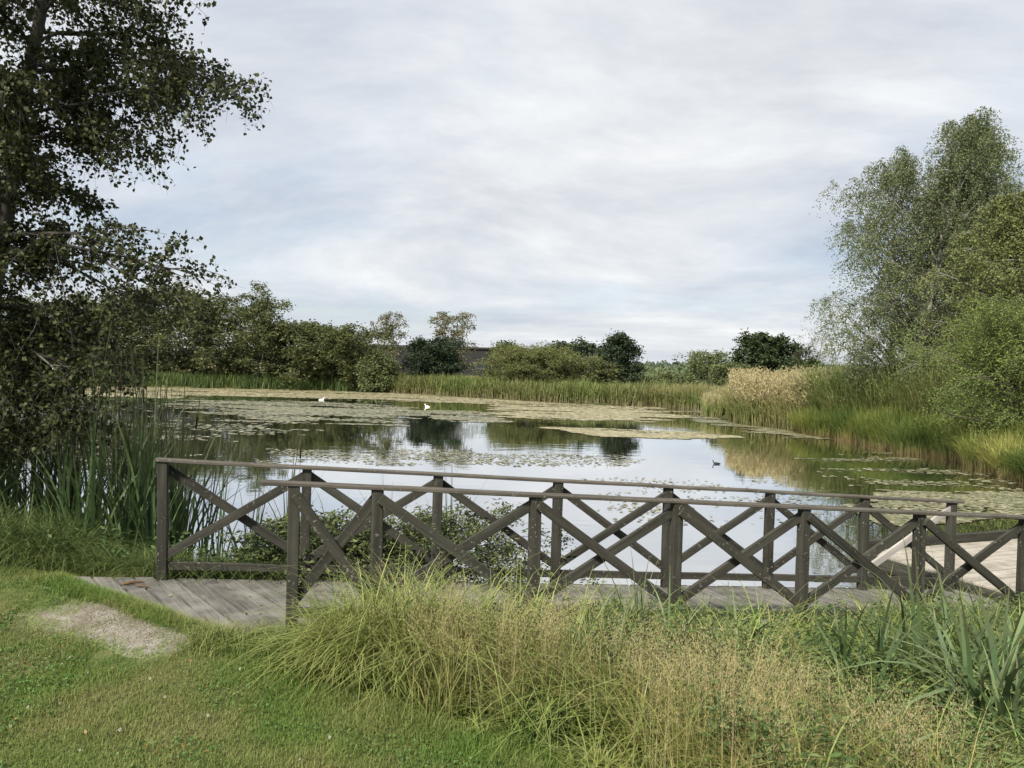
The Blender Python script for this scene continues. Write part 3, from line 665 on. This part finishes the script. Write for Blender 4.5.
o=gd.build('dry_grass',M['dry']); tag(o,'straw coloured wiry grass clumps between lawn and bridge','grass',kind='stuff')
k=rs.uniform(0,1,len(x))<.05; x=np.concatenate([x[k],zx]); y=np.concatenate([y[k],zy])
n=len(x); per=3; X=np.repeat(x,per)+rs.normal(0,.09,n*per); Y=np.repeat(y,per)+rs.normal(0,.09,n*per); Z=gz(X,Y)+rs.uniform(.36,.62,n*per)+.06*(np.arange(n*per)>=(n-len(zx))*per)
pf=60; pts=np.stack([X,Y,Z],1)[:,None]+rs.normal(0,1,(n*per,pf,3))*[.03,.03,.055]
leaves(gf,pts.reshape(-1,3),.013,.2,axis=(0,0,1.8),rs=rs)
st=np.stack([X,Y,gz(X,Y)],1); blades(gf,st,Z-st[:,2]+.02,.0022,.06,2,rs)
o=gf.build('feathery_seed_heads',M['fluff']); tag(o,'pinkish tan feathery seed heads on the dry grass','seed heads',kind='stuff')
# leafy weeds
x,y=scatter(3600,-.2,5.6,2.6,7.2,rs); k=tallmask(x,y,rs)&(fbm(x,y,1.4,61)+.14*sm(.3,2.0,x)>.55)&(y-ylawn(x)>.2); x,y=x[k],y[k]; n=len(x)
hh=rs.uniform(.25,.56,n); per=24; q=rs.uniform(.25,1,(n,per)); az=rs.uniform(0,6.28,(n,per))
bx=x[:,None]+np.cos(az)*.05*(1.2-q); by=y[:,None]+np.sin(az)*.05*(1.2-q); bz=gz(x,y)[:,None]+hh[:,None]*q
leaves(gn,np.stack([bx,by,bz],-1).reshape(-1,3),.055,.34,axis=np.stack([np.cos(az)*1.2,np.sin(az)*1.2,0*az],-1).reshape(-1,3),rs=rs)
blades(gn,np.stack([x,y,gz(x,y)],1),hh,.005,.05,2,rs)
o=gn.build('leafy_weeds',leafmat('weed_leaf',[(.04,.075,.022),(.08,.135,.04),(.17,.22,.075)],trans=.3)); tag(o,'tangle of leafy green weeds growing among the long grass','weeds',kind='stuff')
# left bank and behind the bridge
g=Geo(); rs=RS(14)
x,y=scatter(6800,-11,.3,6.6,9.0,rs); s_,v_=bridge_sv(x,y); k=(sdist(x,y)>-.25)&(((s_<-.95))|(v_<-.15))&(y>ylawn(x)); x,y=x[k],y[k]
s_,v_=bridge_sv(x,y)
h=np.where(s_<-.9,.42+.55*sm(6.9,7.6,y),.42)+.15*(fbm(x,y,1.4,71)-.5)
tussocks(g,x,y,h,26,.008,.9,rs,.08,4)
o=g.build('bank_grass',M['bankgrass']); tag(o,'dark arching sedge grass on the bank below the cattails','grass',kind='stuff')
g=Geo(); x,y=scatter(1100,-10,.2,7.0,8.6,rs); s_,v_=bridge_sv(x,y); k=(sdist(x,y)>-.2)&((s_<-1.0)|(v_<-.15))&(fbm(x,y,1.1,81)>.47); x,y=x[k],y[k]; n=len(x)
hh=rs.uniform(.2,.55,n); per=20; q=rs.uniform(.25,1,(n,per)); az=rs.uniform(0,6.28,(n,per))
leaves(g,np.stack([x[:,None]+np.cos(az)*.06,y[:,None]+np.sin(az)*.06,gz(x,y)[:,None]+hh[:,None]*q],-1).reshape(-1,3),.055,.5,axis=np.stack([np.cos(az)*1.2,np.sin(az)*1.2,0*az],-1).reshape(-1,3),rs=rs)
o=g.build('bank_weeds',leafmat('bank_weed_leaf',[(.04,.075,.022),(.065,.11,.035),(.10,.15,.05)],trans=.3)); tag(o,'broad leaved weeds on the shaded bank beyond the bridge','weeds',kind='stuff')

# cattail plants
def cattail(name,label,h,nlf,wid,mat,spike,seed,group,bend=.22,fl=.12):
    rs=RS(seed); root=empty(name,(0,0,0),label,'cattail',group)
    g=Geo(); B=np.stack([rs.normal(0,.03,nlf),rs.normal(0,.03,nlf),np.full(nlf,-.05)],1)
    blades(g,B,h*rs.uniform(.65,1.05,nlf),wid*rs.uniform(.8,1.2,nlf),bend*rs.uniform(.2,1.8,nlf),8,rs,foldtip=fl)
    g.build('leaves',mat,root)
    if spike:
        g=Geo(); q=np.linspace(0,1,6)[:,None]; e=np.array([rs.normal(0,.06),rs.normal(0,.06),h*.93]); tube(g,q*e,.0045,5); st=g.build('stem',mat,root)
        g=Geo(); d=norm(e[None])[0]; pts=[e*.84,e*.84+d*.012,e*.84+d*.14,e*.84+d*.16,e*.84+d*.165,e*.84+d*.26]; tube(g,np.array(pts),[.004,.013,.0135,.010,.003,.002],8); g.build('seed_spike',M['spike'],root,smooth=True)
    return root
GL='cattails standing in the water by the left bank'
LB=['tall green cattail plant without a seed spike, in the dense stand left of the bridge','cattail plant carrying one brown seed spike, in the stand left of the bridge','tall narrow green cattail in the stand under the near birch']
prot=[cattail('cattail_plant',LB[0],2.75,11,.034,M['cattail'],False,101,GL),cattail('cattail_plant',LB[1],2.7,9,.030,M['cattail'],True,102,GL),cattail('cattail_plant',LB[2],2.6,10,.034,M['cattail'],False,103,GL,.35)]
rs=RS(15); pos=[]
while len(pos)<150:
    x,y=rs.uniform(-7.6,-3.35),rs.uniform(7.7,9.3)
    if y<7.6+.25*(-x-3.3)*.3: continue
    if rs.uniform()<sm(-4.0,-3.3,x)*.5: continue
    pos.append((x,y))
for (x,y) in [(-3.15,8.3),(-2.9,8.5),(-2.75,8.2),(-2.5,8.6),(-3.05,8.8),(-2.3,8.4),(-1.25,8.5),(-2.0,8.7),(-.7,8.3)]: pos.append((x,y))
for i,(x,y) in enumerate(pos):
    k=[0,0,2,1,0,2,0,2][i%8]
    p=prot[k]; o=p if not p.get('used') else copy_tree(p)
    p['used']=1
    sc_=rs.uniform(.8,1.08)*(1 if i<150 else .72); o.location=(x,y,min(float(gz(x,y)),.3)); o.rotation_euler=(rs.normal(0,.05),rs.normal(0,.05),rs.uniform(0,6.28)); o.scale=(sc_,sc_,sc_)
    if i>=150: o['label']='short sparse cattail rising beyond the far railing of the bridge'
# cattails in front of the near railing
GR='cattails growing in the long grass at right'
FG=[(640,5.25,1.15,'cattail tuft before the middle of the near railing'),(672,5.35,.9,'small cattail tuft beside a near railing post, right of the middle'),
    (745,5.2,.8,'low cattail tuft before the near railing, between two middle posts'),
    (852,5.0,1.15,'upright cattail tuft just left of the near post second from the right'),(885,5.1,1.05,'dark cattail tuft crossing the near brace at right'),(922,5.2,1.15,'cattail with one broad dark blade before the right end of the near railing'),
    (975,4.7,1.0,'arching bluish cattail at the right edge under the railing'),(1008,4.9,1.2,'tallest cattail at the right edge of the photo'),(1035,4.6,1.15,'cattail half outside the right edge'),(990,4.5,.85,'drooping cattail low at the right edge'),(1015,4.2,.9,'pale arching cattail at lower right')]
for i,(px,Y,h,lb) in enumerate(FG):
    p=D(px,600,Y); x=p[0]; z=float(gz(x,Y))
    o=cattail('cattail_plant',lb,h*1.08,11 if i!=5 else 7,.026 if i<5 else .042,M['cattail' if i in(0,3,4,5,7,8,9) else 'cattail_pale'],False,120+i,GR,.38 if i<6 else .6,.06)
    o.location=(x,Y,z)
rs=RS(77); GS='strap leaved plants among the weeds before the near railing'
sp_=cattail('strap_leaved_plant','strap leaved green plant among the weeds before the right half of the near railing',.78,8,.026,M['cattail'],False,171,GS,.4,.06)
sp2=cattail('strap_leaved_plant','strap leaved green plant among the weeds before the right half of the near railing',.74,9,.030,M['cattail_pale'],False,172,GS,.75,.06)
spots=[(rs.uniform(590,960),rs.uniform(4.5,5.6)) for _ in range(14)]+[(rs.uniform(955,1060),rs.uniform(4.1,5.6)) for _ in range(18)]
for i,(px,Y) in enumerate(spots):
    p=D(px,600,Y); b=sp_ if (i*7)%3 else sp2; o=b if not b.get('used') else copy_tree(b); b['used']=1
    k=rs.uniform(.75,1.25)*(1.5 if px>955 else 1.1); o.location=(p[0],Y,float(gz(p[0],Y))); o.rotation_euler=(0,0,rs.uniform(0,6.28)); o.scale=(k,k,k)
for i,(px,Y,lb) in enumerate([(868,3.75,'pale broad leaved plant in the foreground grass, bottom right'),(905,3.45,'pale broad leaved plant cut by the bottom edge, right of centre')]):
    p=D(px,700,Y); x=p[0]; o=cattail('cattail_plant',lb,.78,7,.042,M['cattail_pale'],False,140+i,None,.9,.05); o.location=(x,Y,float(gz(x,Y)))

# reed beds on the banks
def bed(name,label,poly,n,h,w,mat,seed,bend=.25,plumes=None,segs=3,hn=.25):
    rs=RS(seed); poly=np.array(poly,float); x=rs.uniform(poly[:,0].min(),poly[:,0].max(),n*6); y=rs.uniform(poly[:,1].min(),poly[:,1].max(),n*6)
    k=sdist(x,y,poly)<(vnoise(x,y,.8,seed)-.6)*.8; x,y=x[k][:n],y[k][:n]; m=len(x)
    z=np.maximum(gz(x,y),-.05); hh=h*rs.uniform(.6,1.1,m)*(1+hn*(fbm(x,y,.5,seed)-.5)*2)
    g=Geo(); blades(g,np.stack([x,y,z-.03],1),hh,w*rs.uniform(.6,1.3,m),bend*rs.uniform(.2,1.6,m),segs,rs,rnd=np.clip(fbm(x,y,.6,seed+3)+rs.normal(0,.22,m),0,1))
    if plumes:
        k=rs.uniform(0,1,m)<plumes; pp=np.stack([x,y,z+hh*.93],1)[k]; q=len(pp)
        pts=(pp[:,None]+rs.normal(0,1,(q,7,3))*[.07,.07,.10]).reshape(-1,3)
        V0=Geo(); leaves(g,pts,.16,.35,axis=(0,0,1.),rs=rs,rnd=rs.uniform(.75,1,len(pts)))
        g.T[-1][:]=1.0
    o=g.build(name,mat); tag(o,label,'reeds',kind='stuff'); return o
bed('reed_bed','band of green reeds along the middle of the far bank',[(-12.6,72.3),(-6.4,66.6),(3.7,59.4),(9.8,57.8),(13.4,53),(17,55),(16,62),(10,66),(2,70),(-5,76),(-12,80)],30000,1.6,.085,M['reed_green'],201,.5)
bed('bank_sedge','low dark green sedge along the left far bank',[(-62,65.6),(-34,66.6),(-24,70.4),(-12.4,72),(-12,77),(-24,76),(-34,72),(-62,71)],15000,1.2,.09,leafmat('far_sedge',[(.05,.08,.025),(.08,.12,.035),(.12,.16,.05)],trans=.3),202,.3)
bed('tan_reed_bed','tall tan feathery reeds on the point of the right bank',[(11.6,42),(12.2,38.8),(13.0,35.6),(14.6,34.6),(18.5,36),(20,44),(13.2,46.5)],16000,2.35,.055,M['reed_tan'],203,.55,plumes=.35)
bed('tan_reed_bed','low straw coloured reeds in the far corner of the pond',[(11.8,46),(12.3,50),(13.2,53.3),(9.9,58.2),(11,59.5),(16,55),(15,46)],5500,1.5,.06,M['reed_tan'],204,.25)
bed('green_reed_bed','tall green reeds on the right bank below the birches',[(13.7,36.6),(14.1,32),(14.9,29.0),(15.3,25.5),(16.5,24),(20,25),(22,34),(15,38)],26000,3.1,.05,M['reed_green'],205,.42)
bed('yellow_sedge_bed','yellow green sedge spilling over the water edge of the right bank',[(13.0,35.6),(13.5,29.1),(13.9,24.5),(13.2,20.3),(12.7,17.5),(13.9,17),(15.1,21),(15.4,25),(15.2,30),(14.5,35.5)],36000,1.45,.036,M['sedge'],206,.5)
bed('bank_grass_bed','green waterside grass at the right end of the pond',[(12.9,18),(12.2,12.5),(10.2,8.4),(12,7),(16,12),(16,19)],12000,.9,.02,M['tall'],207,.5)
# rough meadow behind
bed('meadow_grass','rough green and straw meadow grass beyond the reeds',[(-50,72),(-12,80),(10,67),(17,60),(18,46),(30,46),(60,120),(-60,120)],22000,.9,.16,leafmat('meadow_blade',[(.10,.14,.04),(.16,.18,.06),(.28,.24,.11)],patch=(.30,.25,.12),pscale=.06,trans=.3),208,.3,segs=2)

# ---------------------------------------------------------------- lily pads and weed mats
g=Geo(); gm=Geo(); rs=RS(30)
def pads(g,x,y,size,rs,rnd=None,flat=1.0):
    n=len(x); a=np.arange(6)/6*2*np.pi; ph=rs.uniform(0,6.28,n)
    R=(size*rs.uniform(.6,1.2,n))[:,None]*rs.uniform(.8,1.15,(n,6))
    X=x[:,None]+np.cos(a[None]+ph[:,None])*R; Y=y[:,None]+np.sin(a[None]+ph[:,None])*R*flat
    z=.006+rs.uniform(0,.008,n)[:,None]+rs.uniform(-.003,.006,(n,6))
    V=np.stack([X,Y,z],-1); b=(np.arange(n)*6)[:,None]
    F=np.concatenate([b+np.array([[0,1,2,3]]),b+np.array([[0,3,4,5]])],1).reshape(-1,4)
    r=rs.uniform(0,1,n) if rnd is None else rnd
    g.add(V,F,np.repeat(r,2))
def region(px, n, size, g, thr=.45, nsx=.25, nsy=.5, seed=1, soft=.12):
    poly=np.array([P(a,b,0)[:2] for a,b in px]); x=rs.uniform(poly[:,0].min(),poly[:,0].max(),n*8); y=rs.uniform(poly[:,1].min(),poly[:,1].max(),n*8)
    nz=fbm(x*nsx,y*nsy,1,seed)
    wd=np.ptp(poly[:,1])*.16
    k=(sdist(x,y,poly)<(fbm(x*nsx*1.7,y*nsy*1.7,1,seed+5)-.62)*wd*2)&(nz+rs.uniform(-soft,soft,len(x))>thr)&(sdist(x,y)<-.15); x,y=x[k][:n],y[k][:n]
    s_,v_=bridge_sv(x,y); kk=~((v_>-.2)&(v_<WID+.2)); x,y=x[kk],y[kk]
    pads(g,x,y,size,rs)
region([(60,386),(300,387),(440,395),(560,402),(700,409),(700,413),(560,409),(420,402),(300,399),(90,398)],19000,.17,gm,.40,.16,.55,1,.2)
region([(490,405),(560,407),(650,411),(690,416),(660,424),(560,421),(500,417)],9000,.16,gm,.43,.22,.7,2,.2)
region([(540,427),(600,428),(700,433),(740,437),(690,440),(600,437)],4200,.13,gm,.44,.25,.8,3,.2)
region([(180,400),(340,401),(430,408),(410,425),(300,424),(230,420)],9500,.12,g,.42,.2,.5,4,.2)
region([(150,404),(300,404),(300,440),(180,440)],1500,.11,g,.52,.25,.6,14,.2)
region([(400,410),(500,412),(520,424),(420,420)],2800,.11,g,.42,.25,.6,15,.2)
region([(0,380),(120,388),(190,402),(190,470),(0,480)],3000,.10,g,.48,.3,.8,5,.2)
region([(700,409),(735,420),(800,430),(850,440),(800,441),(740,432),(690,420)],4200,.12,g,.42,.25,.6,6,.2)
region([(250,448),(640,454),(640,468),(250,464)],1700,.055,g,.50,.5,1.1,7,.2)
region([(560,470),(700,478),(830,486),(850,530),(600,530)],600,.042,g,.54,.6,1.2,8,.2)
region([(850,490),(1100,492),(1100,516),(900,532),(870,520)],5200,.075,g,.44,.5,.9,9,.25)
region([(870,450),(1024,480),(1024,492),(850,486),(800,460)],700,.07,g,.55,.3,1.2,10,.2)
M['pad']=leafmat('lily_pad',[(.08,.09,.045),(.16,.155,.085),(.30,.28,.19)],trans=.0,rough=.5,spec=.5)
M['mat']=leafmat('weed_mat',[(.13,.13,.065),(.24,.215,.12),(.40,.35,.22)],trans=.0,rough=.6,spec=.4)
o=g.build('lily_pads',M['pad']); tag(o,'scattered grey green lily pads floating on the pond','lily pads',kind='stuff')
o=gm.build('floating_weed_mat',M['mat']); tag(o,'tan mats of floating weed on the far half of the pond','water weed',kind='stuff')

# ---------------------------------------------------------------- building beyond the trees
def box(g,x0,x1,y0,y1,z0,z1,r=0):
    V=[(x0,y0,z0),(x1,y0,z0),(x1,y1,z0),(x0,y1,z0),(x0,y0,z1),(x1,y0,z1),(x1,y1,z1),(x0,y1,z1)]
    g.add(V,[[0,3,2,1],[4,5,6,7],[0,1,5,4],[1,2,6,5],[2,3,7,6],[3,0,4,7]],r)
YB=150.; xL=D(330,350,YB)[0]; xR=D(497,350,YB)[0]; zT=D(450,346.5,YB)[2]; zb=.4
b0=(xR,YB,zb); bl=empty('industrial_building',b0,'long low charcoal building with flat roof beyond the far trees','building')
g=Geo(); box(g,xL,xR,YB,YB+30,zb-.5,zT-.35); g.build('wall',plainmat('dark_cladding',(.018,.017,.019),.8,(.028,.026,.028),1.2,mscale=(6,1,.2)),bl,b0)
g=Geo(); box(g,xL-.3,xR+.3,YB-.3,YB+30.3,zT-.35,zT); g.build('roof',plainmat('roof_edge',(.03,.03,.032),.6),bl,b0)
gm_=plainmat('window_glass',(.03,.04,.05),.12); fm_=plainmat('window_frame',(.12,.12,.12),.5)
for k in range(6):
    cx=xR-3.2-k*4.6
    g=Geo()
    for (a,b,c,d) in ((-.9,-.8,1.9,3.1),(.8,.9,1.9,3.1),(-.8,.8,1.9,1.98),(-.8,.8,3.02,3.1)): box(g,cx+a,cx+b,YB-.06,YB-.003,zb+c,zb+d)
    w=g.build('window',fm_,bl,b0)
    g=Geo(); box(g,cx-.8,cx+.8,YB-.03,YB-.004,zb+1.98,zb+3.02); o=g.build('pane',gm_,w,b0)

# ---------------------------------------------------------------- distant ridge and forest
def rz_(x): return 7.0+3.0*vnoise(x,x*0,.004,3)+4*sm(100,500,x)
g=Geo(); hx=np.linspace(-1200,1400,90); prof_=[(560,-.5),(640,.35),(760,.8),(900,1.0),(1200,.9)]
V=[[(x,yy,rz_(x)*f+.2) for x in hx] for yy,f in prof_]; idx=np.arange(90*5).reshape(5,90)
g.add(np.array(V),np.stack([idx[:-1,:-1],idx[:-1,1:],idx[1:,1:],idx[1:,:-1]],-1))
o=g.build('hills',plainmat('hill_ground',(.05,.075,.04),.9),smooth=True); tag(o,kind='structure')
g=Geo(); rs=RS(40); n=5200; x=rs.uniform(-1100,1300,n); yy=rs.uniform(600,980,n); f=np.interp(yy,[560,640,760,900,1200],[-.5,.35,.8,1,.9]); z=rz_(x)*f
hh=rs.uniform(5,9,n)*.75; a=np.arange(5)/5*2*np.pi; ring=np.stack([np.cos(a),np.sin(a),a*0],-1)
V=np.concatenate([np.stack([x,yy,z-1],-1)[:,None]+ring[None]*(hh*.42)[:,None,None], np.stack([x,yy,z+hh*.55],-1)[:,None]+ring[None]*(hh*.24)[:,None,None], np.stack([x,yy,z+hh],-1)[:,None]],1)
b=(np.arange(n)*11)[:,None]
F=np.concatenate([b+np.array([[i,(i+1)%5,5+(i+1)%5,5+i]]) for i in range(5)]+[b+np.array([[5+i,5+(i+1)%5,10,10]]) for i in range(5)],1).reshape(-1,4)
g.add(V,F,np.repeat(rs.uniform(0,1,n),10))
o=g.build('distant_forest',leafmat('distant_conifers',[(.035,.052,.045),(.05,.072,.055),(.07,.09,.06)],trans=0.,rough=.9)); tag(o,'low dark wooded ridge on the horizon','forest',kind='stuff')
g=Geo(); rs=RS(41); n=520; x=rs.uniform(20,260,n); yy=rs.uniform(140,330,n)
c=np.stack([x,yy,gz(x,yy)],-1); per=60; pts=(c[:,None]+rs.normal(0,1,(n,per,3))*np.array([2.2,2.2,1.1])+[0,0,1.3]).reshape(-1,3); pts[:,2]=np.maximum(pts[:,2],.5)
leaves(g,pts,.9,.7,rs=rs); o=g.build('distant_scrub',leafmat('distant_scrub_leaf',[(.07,.10,.05),(.10,.13,.06),(.13,.16,.075)],trans=.2)); tag(o,'far scrubland of grey green bushes below the ridge','scrub',kind='stuff')

# ---------------------------------------------------------------- birds
def bird(name,label,cat,loc,L,mat,beakm,neck,rz,group=None,wingm=None):
    root=empty(name,loc,label,cat,group,rz); g=Geo()
    # body, neck and head as one swept surface, tail to crown
    if neck:
        pts=[(-.55,0,.16),(-.42,0,.13),(-.2,0,.10),(0,0,.10),(.18,0,.13),(.28,0,.21),(.31,0,.32),(.33,0,.41),(.37,0,.46),(.43,0,.46),(.47,0,.45)]
        r=[.01,.06,.13,.165,.13,.075,.05,.045,.062,.055,.02]
    else:
        pts=[(-.55,0,.17),(-.42,0,.13),(-.2,0,.08),(0,0,.07),(.2,0,.10),(.28,0,.18),(.33,0,.25),(.38,0,.29),(.44,0,.29),(.48,0,.28)]
        r=[.01,.06,.14,.17,.13,.08,.07,.08,.07,.02]
    tube(g,np.array(pts)*L,np.array(r)*L,10); b=g.build('body',mat,root,smooth=True)
    e=np.array(pts[-1])*L; g=Geo(); tube(g,np.array([e-[.02*L,0,0],e+[.05*L,0,-.01*L],e+[.10*L,0,-.02*L]]),np.array([.026,.02,.004])*L,6); g.build('beak',beakm,root)
    for sg in (-1,1):
        g=Geo(); tube(g,np.array([(.15,sg*.13,.14),(0,sg*.165,.15),(-.25,sg*.12,.16),(-.5,sg*.04,.19)])*L,np.array([.03,.055,.05,.008])*L,6); g.build('wing',wingm or mat,root,smooth=True)
    return root
wht=plainmat('white_feather',(.8,.8,.78),.6); gry=plainmat('grey_feather',(.45,.46,.48),.6); blk=plainmat('black_feather',(.02,.02,.022),.5); brn=plainmat('brown_feather',(.10,.075,.05),.7,(.17,.13,.09),20)
ybk=plainmat('yellow_beak',(.6,.35,.05),.5); wbk=plainmat('pale_beak',(.6,.58,.55),.5)
p=P(427,407,0); bird('swan','white swan floating nearest the middle of the pond','swan',(p[0],p[1],-.02),.42,wht,ybk,True,2.6,'swans on the pond')
p=P(322,400,0); bird('swan','white swan far off among the lily pads, left of the pond middle','swan',(p[0],p[1],-.02),.42,wht,ybk,True,.4,'swans on the pond')
p=P(716,464,0); bird('coot','small black coot swimming alone on the open water at right','waterbird',(p[0],p[1],-.01),.24,blk,wbk,True,2.9)
p=P(476,414,0); bird('duck','brown duck low on the water right of the nearer swan','duck',(p[0],p[1],-.02),.5,brn,ybk,False,0.2)

# ---------------------------------------------------------------- small things on the ground
g=Geo(); rs=RS(91); x,y=scatter(120,-4.2,1.0,3.3,6.3,rs); k=(y<ylawn(x)+.1); x,y=x[k],y[k]; n=len(x)
leaves(g,np.stack([x,y,gz(x,y)+rs.uniform(.015,.04,n)],1),.028,.6,axis=None,rs=rs)
x,y=rs.uniform(-3.4,-1.0,26),rs.uniform(5.2,6.9,26); k=on_deck(x,y,-.1); x,y=x[k],y[k]; s_,v_=bridge_sv(x,y); q=np.stack([x,y,deckz(s_,v_)+.012],1); n=len(q)
a=rs.uniform(0,6.28,n); d1=np.stack([np.cos(a),np.sin(a),.1+a*0],1)*.022; d2=np.stack([-np.sin(a),np.cos(a),.15+a*0],1)*.011
g.add(np.stack([q-d1,q+d2,q+d1,q-d2],1),np.arange(n*4).reshape(n,4),rs.uniform(0,1,n))
o=g.build('fallen_leaves',leafmat('fallen_leaf',[(.20,.13,.05),(.32,.24,.08),(.13,.08,.04)],trans=.15)); tag(o,'small yellow brown birch leaves scattered on the lawn and deck','fallen leaves',kind='stuff')

def bark_piece(label,px,py,L,rz,mat,seed):
    q=P(px,py,.70); s_,v_=bridge_sv(q[0],q[1]); z=max(float(deckz(s_,v_)), float(gz(q[0],q[1])))+.02
    rs=RS(seed); root_pts=[]; g=Geo(); n=8
    t=np.linspace(-.5,.5,n); pts=np.stack([t*L,np.sin(t*4)*L*.12,np.abs(t)*.05*L+.004+.03*np.cos(t*5)*L],1)
    tube(g,pts,L*.075*np.array([.3,.8,1,1.1,1,.9,.7,.25]),7); o=g.build('curled_leaf',mat); o.location=(q[0],q[1],z-.01); o.rotation_euler=(0,0,rz); return tag(o,label,'dead leaf')
bark_piece('curled orange brown dead leaf lying where lawn meets the deck boards',133,586,.17,.2,plainmat('dead_leaf',(.13,.075,.035),.9,(.06,.04,.02),20),1)
bark_piece('short grey brown curled leaf at the edge of the deck boards',142,589,.13,-.5,plainmat('dead_leaf_grey',(.10,.07,.045),.9),2)
fl=empty('clover_flower',(0,0,0),'tiny white clover head in the mown lawn','flower','clover heads in the lawn')
g=Geo(); tube(g,np.array([(0,0,0),(0,0,.055)]),.0012,4); g.build('stem',M['bankgrass'],fl)
g=Geo(); rs=RS(44); d=norm(rs.normal(size=(90,3))); leaves(g,d*.006+[0,0,.06],.008,.5,axis=d*3,rs=rs); g.build('flower_head',leafmat('clover_white',[(.55,.53,.45),(.7,.68,.6)],trans=.2),fl)
sp=[(62,655),(70,650),(88,663),(150,672),(165,690),(80,740),(60,694),(208,707),(240,664),(330,720),(405,660),(300,740),(28,700),(120,722),(455,675),(492,694)]
for i,(a,b) in enumerate(sp):
    o=fl if i==0 else copy_tree(fl); q=P(a,b,.70); o.location=(q[0],q[1],float(gz(q[0],q[1]))); s_=rs.uniform(.4,.7); o.scale=(s_,)*3

# ---------------------------------------------------------------- sky, sun, camera
SUN_EL, SUN_AZ = 46, 215   # compass style: 0 = +Y, clockwise
w=bpy.data.worlds.new('World'); sc.world=w; w.use_nodes=True; nt=w.node_tree; nt.nodes.clear()
out=nt.nodes.new('ShaderNodeOutputWorld')
sky=N(nt,'TexSky'); sky.sky_type='NISHITA'; sky.sun_disc=False; sky.sun_elevation=rad(SUN_EL); sky.sun_rotation=rad(SUN_AZ); sky.air_density=1.2; sky.dust_density=1.5
bs=N(nt,'Background'); bs.inputs[1].default_value=.12; nt.links.new(sky.outputs[0],bs.inputs[0])
tc=N(nt,'TexCoord'); sx=N(nt,'SeparateXYZ'); nt.links.new(tc.outputs['Generated'],sx.inputs[0])
zz=N(nt,'Math',operation='MAXIMUM'); nt.links.new(sx.outputs[2],zz.inputs[0]); zz.inputs[1].default_value=0.0
za=N(nt,'Math',operation='ADD'); nt.links.new(zz.outputs[0],za.inputs[0]); za.inputs[1].default_value=.24
dx=N(nt,'Math',operation='DIVIDE'); nt.links.new(sx.outputs[0],dx.inputs[0]); nt.links.new(za.outputs[0],dx.inputs[1])
dy=N(nt,'Math',operation='DIVIDE'); nt.links.new(sx.outputs[1],dy.inputs[0]); nt.links.new(za.outputs[0],dy.inputs[1])
cx=N(nt,'CombineXYZ'); nt.links.new(dx.outputs[0],cx.inputs[0]); nt.links.new(dy.outputs[0],cx.inputs[1])
# warp then layered streaky cloud
wp=N(nt,'TexNoise'); wp.inputs['Scale'].default_value=.35; wp.inputs['Detail'].default_value=2; nt.links.new(cx.outputs[0],wp.inputs['Vector'])
wa_=N(nt,'VectorMath',operation='MULTIPLY_ADD'); nt.links.new(wp.outputs['Color'],wa_.inputs[0]); wa_.inputs[1].default_value=(1.6,1.6,0); nt.links.new(cx.outputs[0],wa_.inputs[2])
def wn(scale,detail,ms,rough=.5,rot=0):
    mp=N(nt,'Mapping'); mp.inputs['Scale'].default_value=ms; mp.inputs['Rotation'].default_value=(0,0,rot); nt.links.new(wa_.outputs[0],mp.inputs[0])
    n=N(nt,'TexNoise'); n.inputs['Scale'].default_value=scale; n.inputs['Detail'].default_value=detail; n.inputs['Roughness'].default_value=rough; nt.links.new(mp.outputs[0],n.inputs['Vector']); return n.outputs[0]
c1=wn(.5,8,(.85,1.15,1),.55,.25); c2=wn(1.0,8,(.8,1.3,1),.6,-.2)
cov=ramp(nt,c1,[(.30,.45),(.45,.92),(.58,1.)])
c3=wn(2.2,10,(.75,1.5,1),.66,.5)
c23=N(nt,'Math',operation='MULTIPLY_ADD'); nt.links.new(c3,c23.inputs[0]); c23.inputs[1].default_value=.34
c2m=N(nt,'Math',operation='MULTIPLY'); nt.links.new(c2,c2m.inputs[0]); c2m.inputs[1].default_value=.72; nt.links.new(c2m.outputs[0],c23.inputs[2])
tone=ramp(nt,c23.outputs[0],[(.38,(.53,.58,.67)),(.53,(.72,.75,.79)),(.68,(.93,.94,.945))])
tone2=ramp(nt,c1,[(.33,(.72,.80,.92)),(.50,(1,1,1)),(.72,(.88,.885,.90))])
tn=mix(nt,1.0,tone,tone2,'MULTIPLY')
bc=N(nt,'Background'); nt.links.new(tn,bc.inputs[0]); bc.inputs[1].default_value=.70
ms=N(nt,'MixShader'); nt.links.new(cov,ms.inputs[0]); nt.links.new(bs.outputs[0],ms.inputs[1]); nt.links.new(bc.outputs[0],ms.inputs[2]); nt.links.new(ms.outputs[0],out.inputs[0])

sl=bpy.data.lights.new('sun','SUN'); sl.energy=5.0; sl.angle=rad(5); sl.color=(1,.94,.82)
so=bpy.data.objects.new('sun',sl); C.objects.link(so)
from mathutils import Vector
az=rad(SUN_AZ); dvec=Vector((math.sin(az)*math.cos(rad(SUN_EL)),math.cos(az)*math.cos(rad(SUN_EL)),math.sin(rad(SUN_EL))))
so.rotation_euler=dvec.to_track_quat('Z','Y').to_euler(); so.location=(-20,-20,30)

cam=bpy.data.cameras.new('camera'); co=bpy.data.objects.new('camera',cam); C.objects.link(co)
cam.sensor_width=36; cam.lens=FPX/1024*36; cam.clip_end=6000; cam.clip_start=.05
from mathutils import Matrix
co.matrix_world=Matrix.Translation((0,0,CH))@Matrix([list(r) for r in RC]).to_4x4()
sc.camera=co
sc.view_settings.view_transform='Standard'; sc.view_settings.look='None'; sc.view_settings.gamma=1; sc.view_settings.exposure=0.62
sc.cycles.max_bounces=6; sc.cycles.transparent_max_bounces=4
for o in sc.objects:
    if 'used' in o: del o['used']
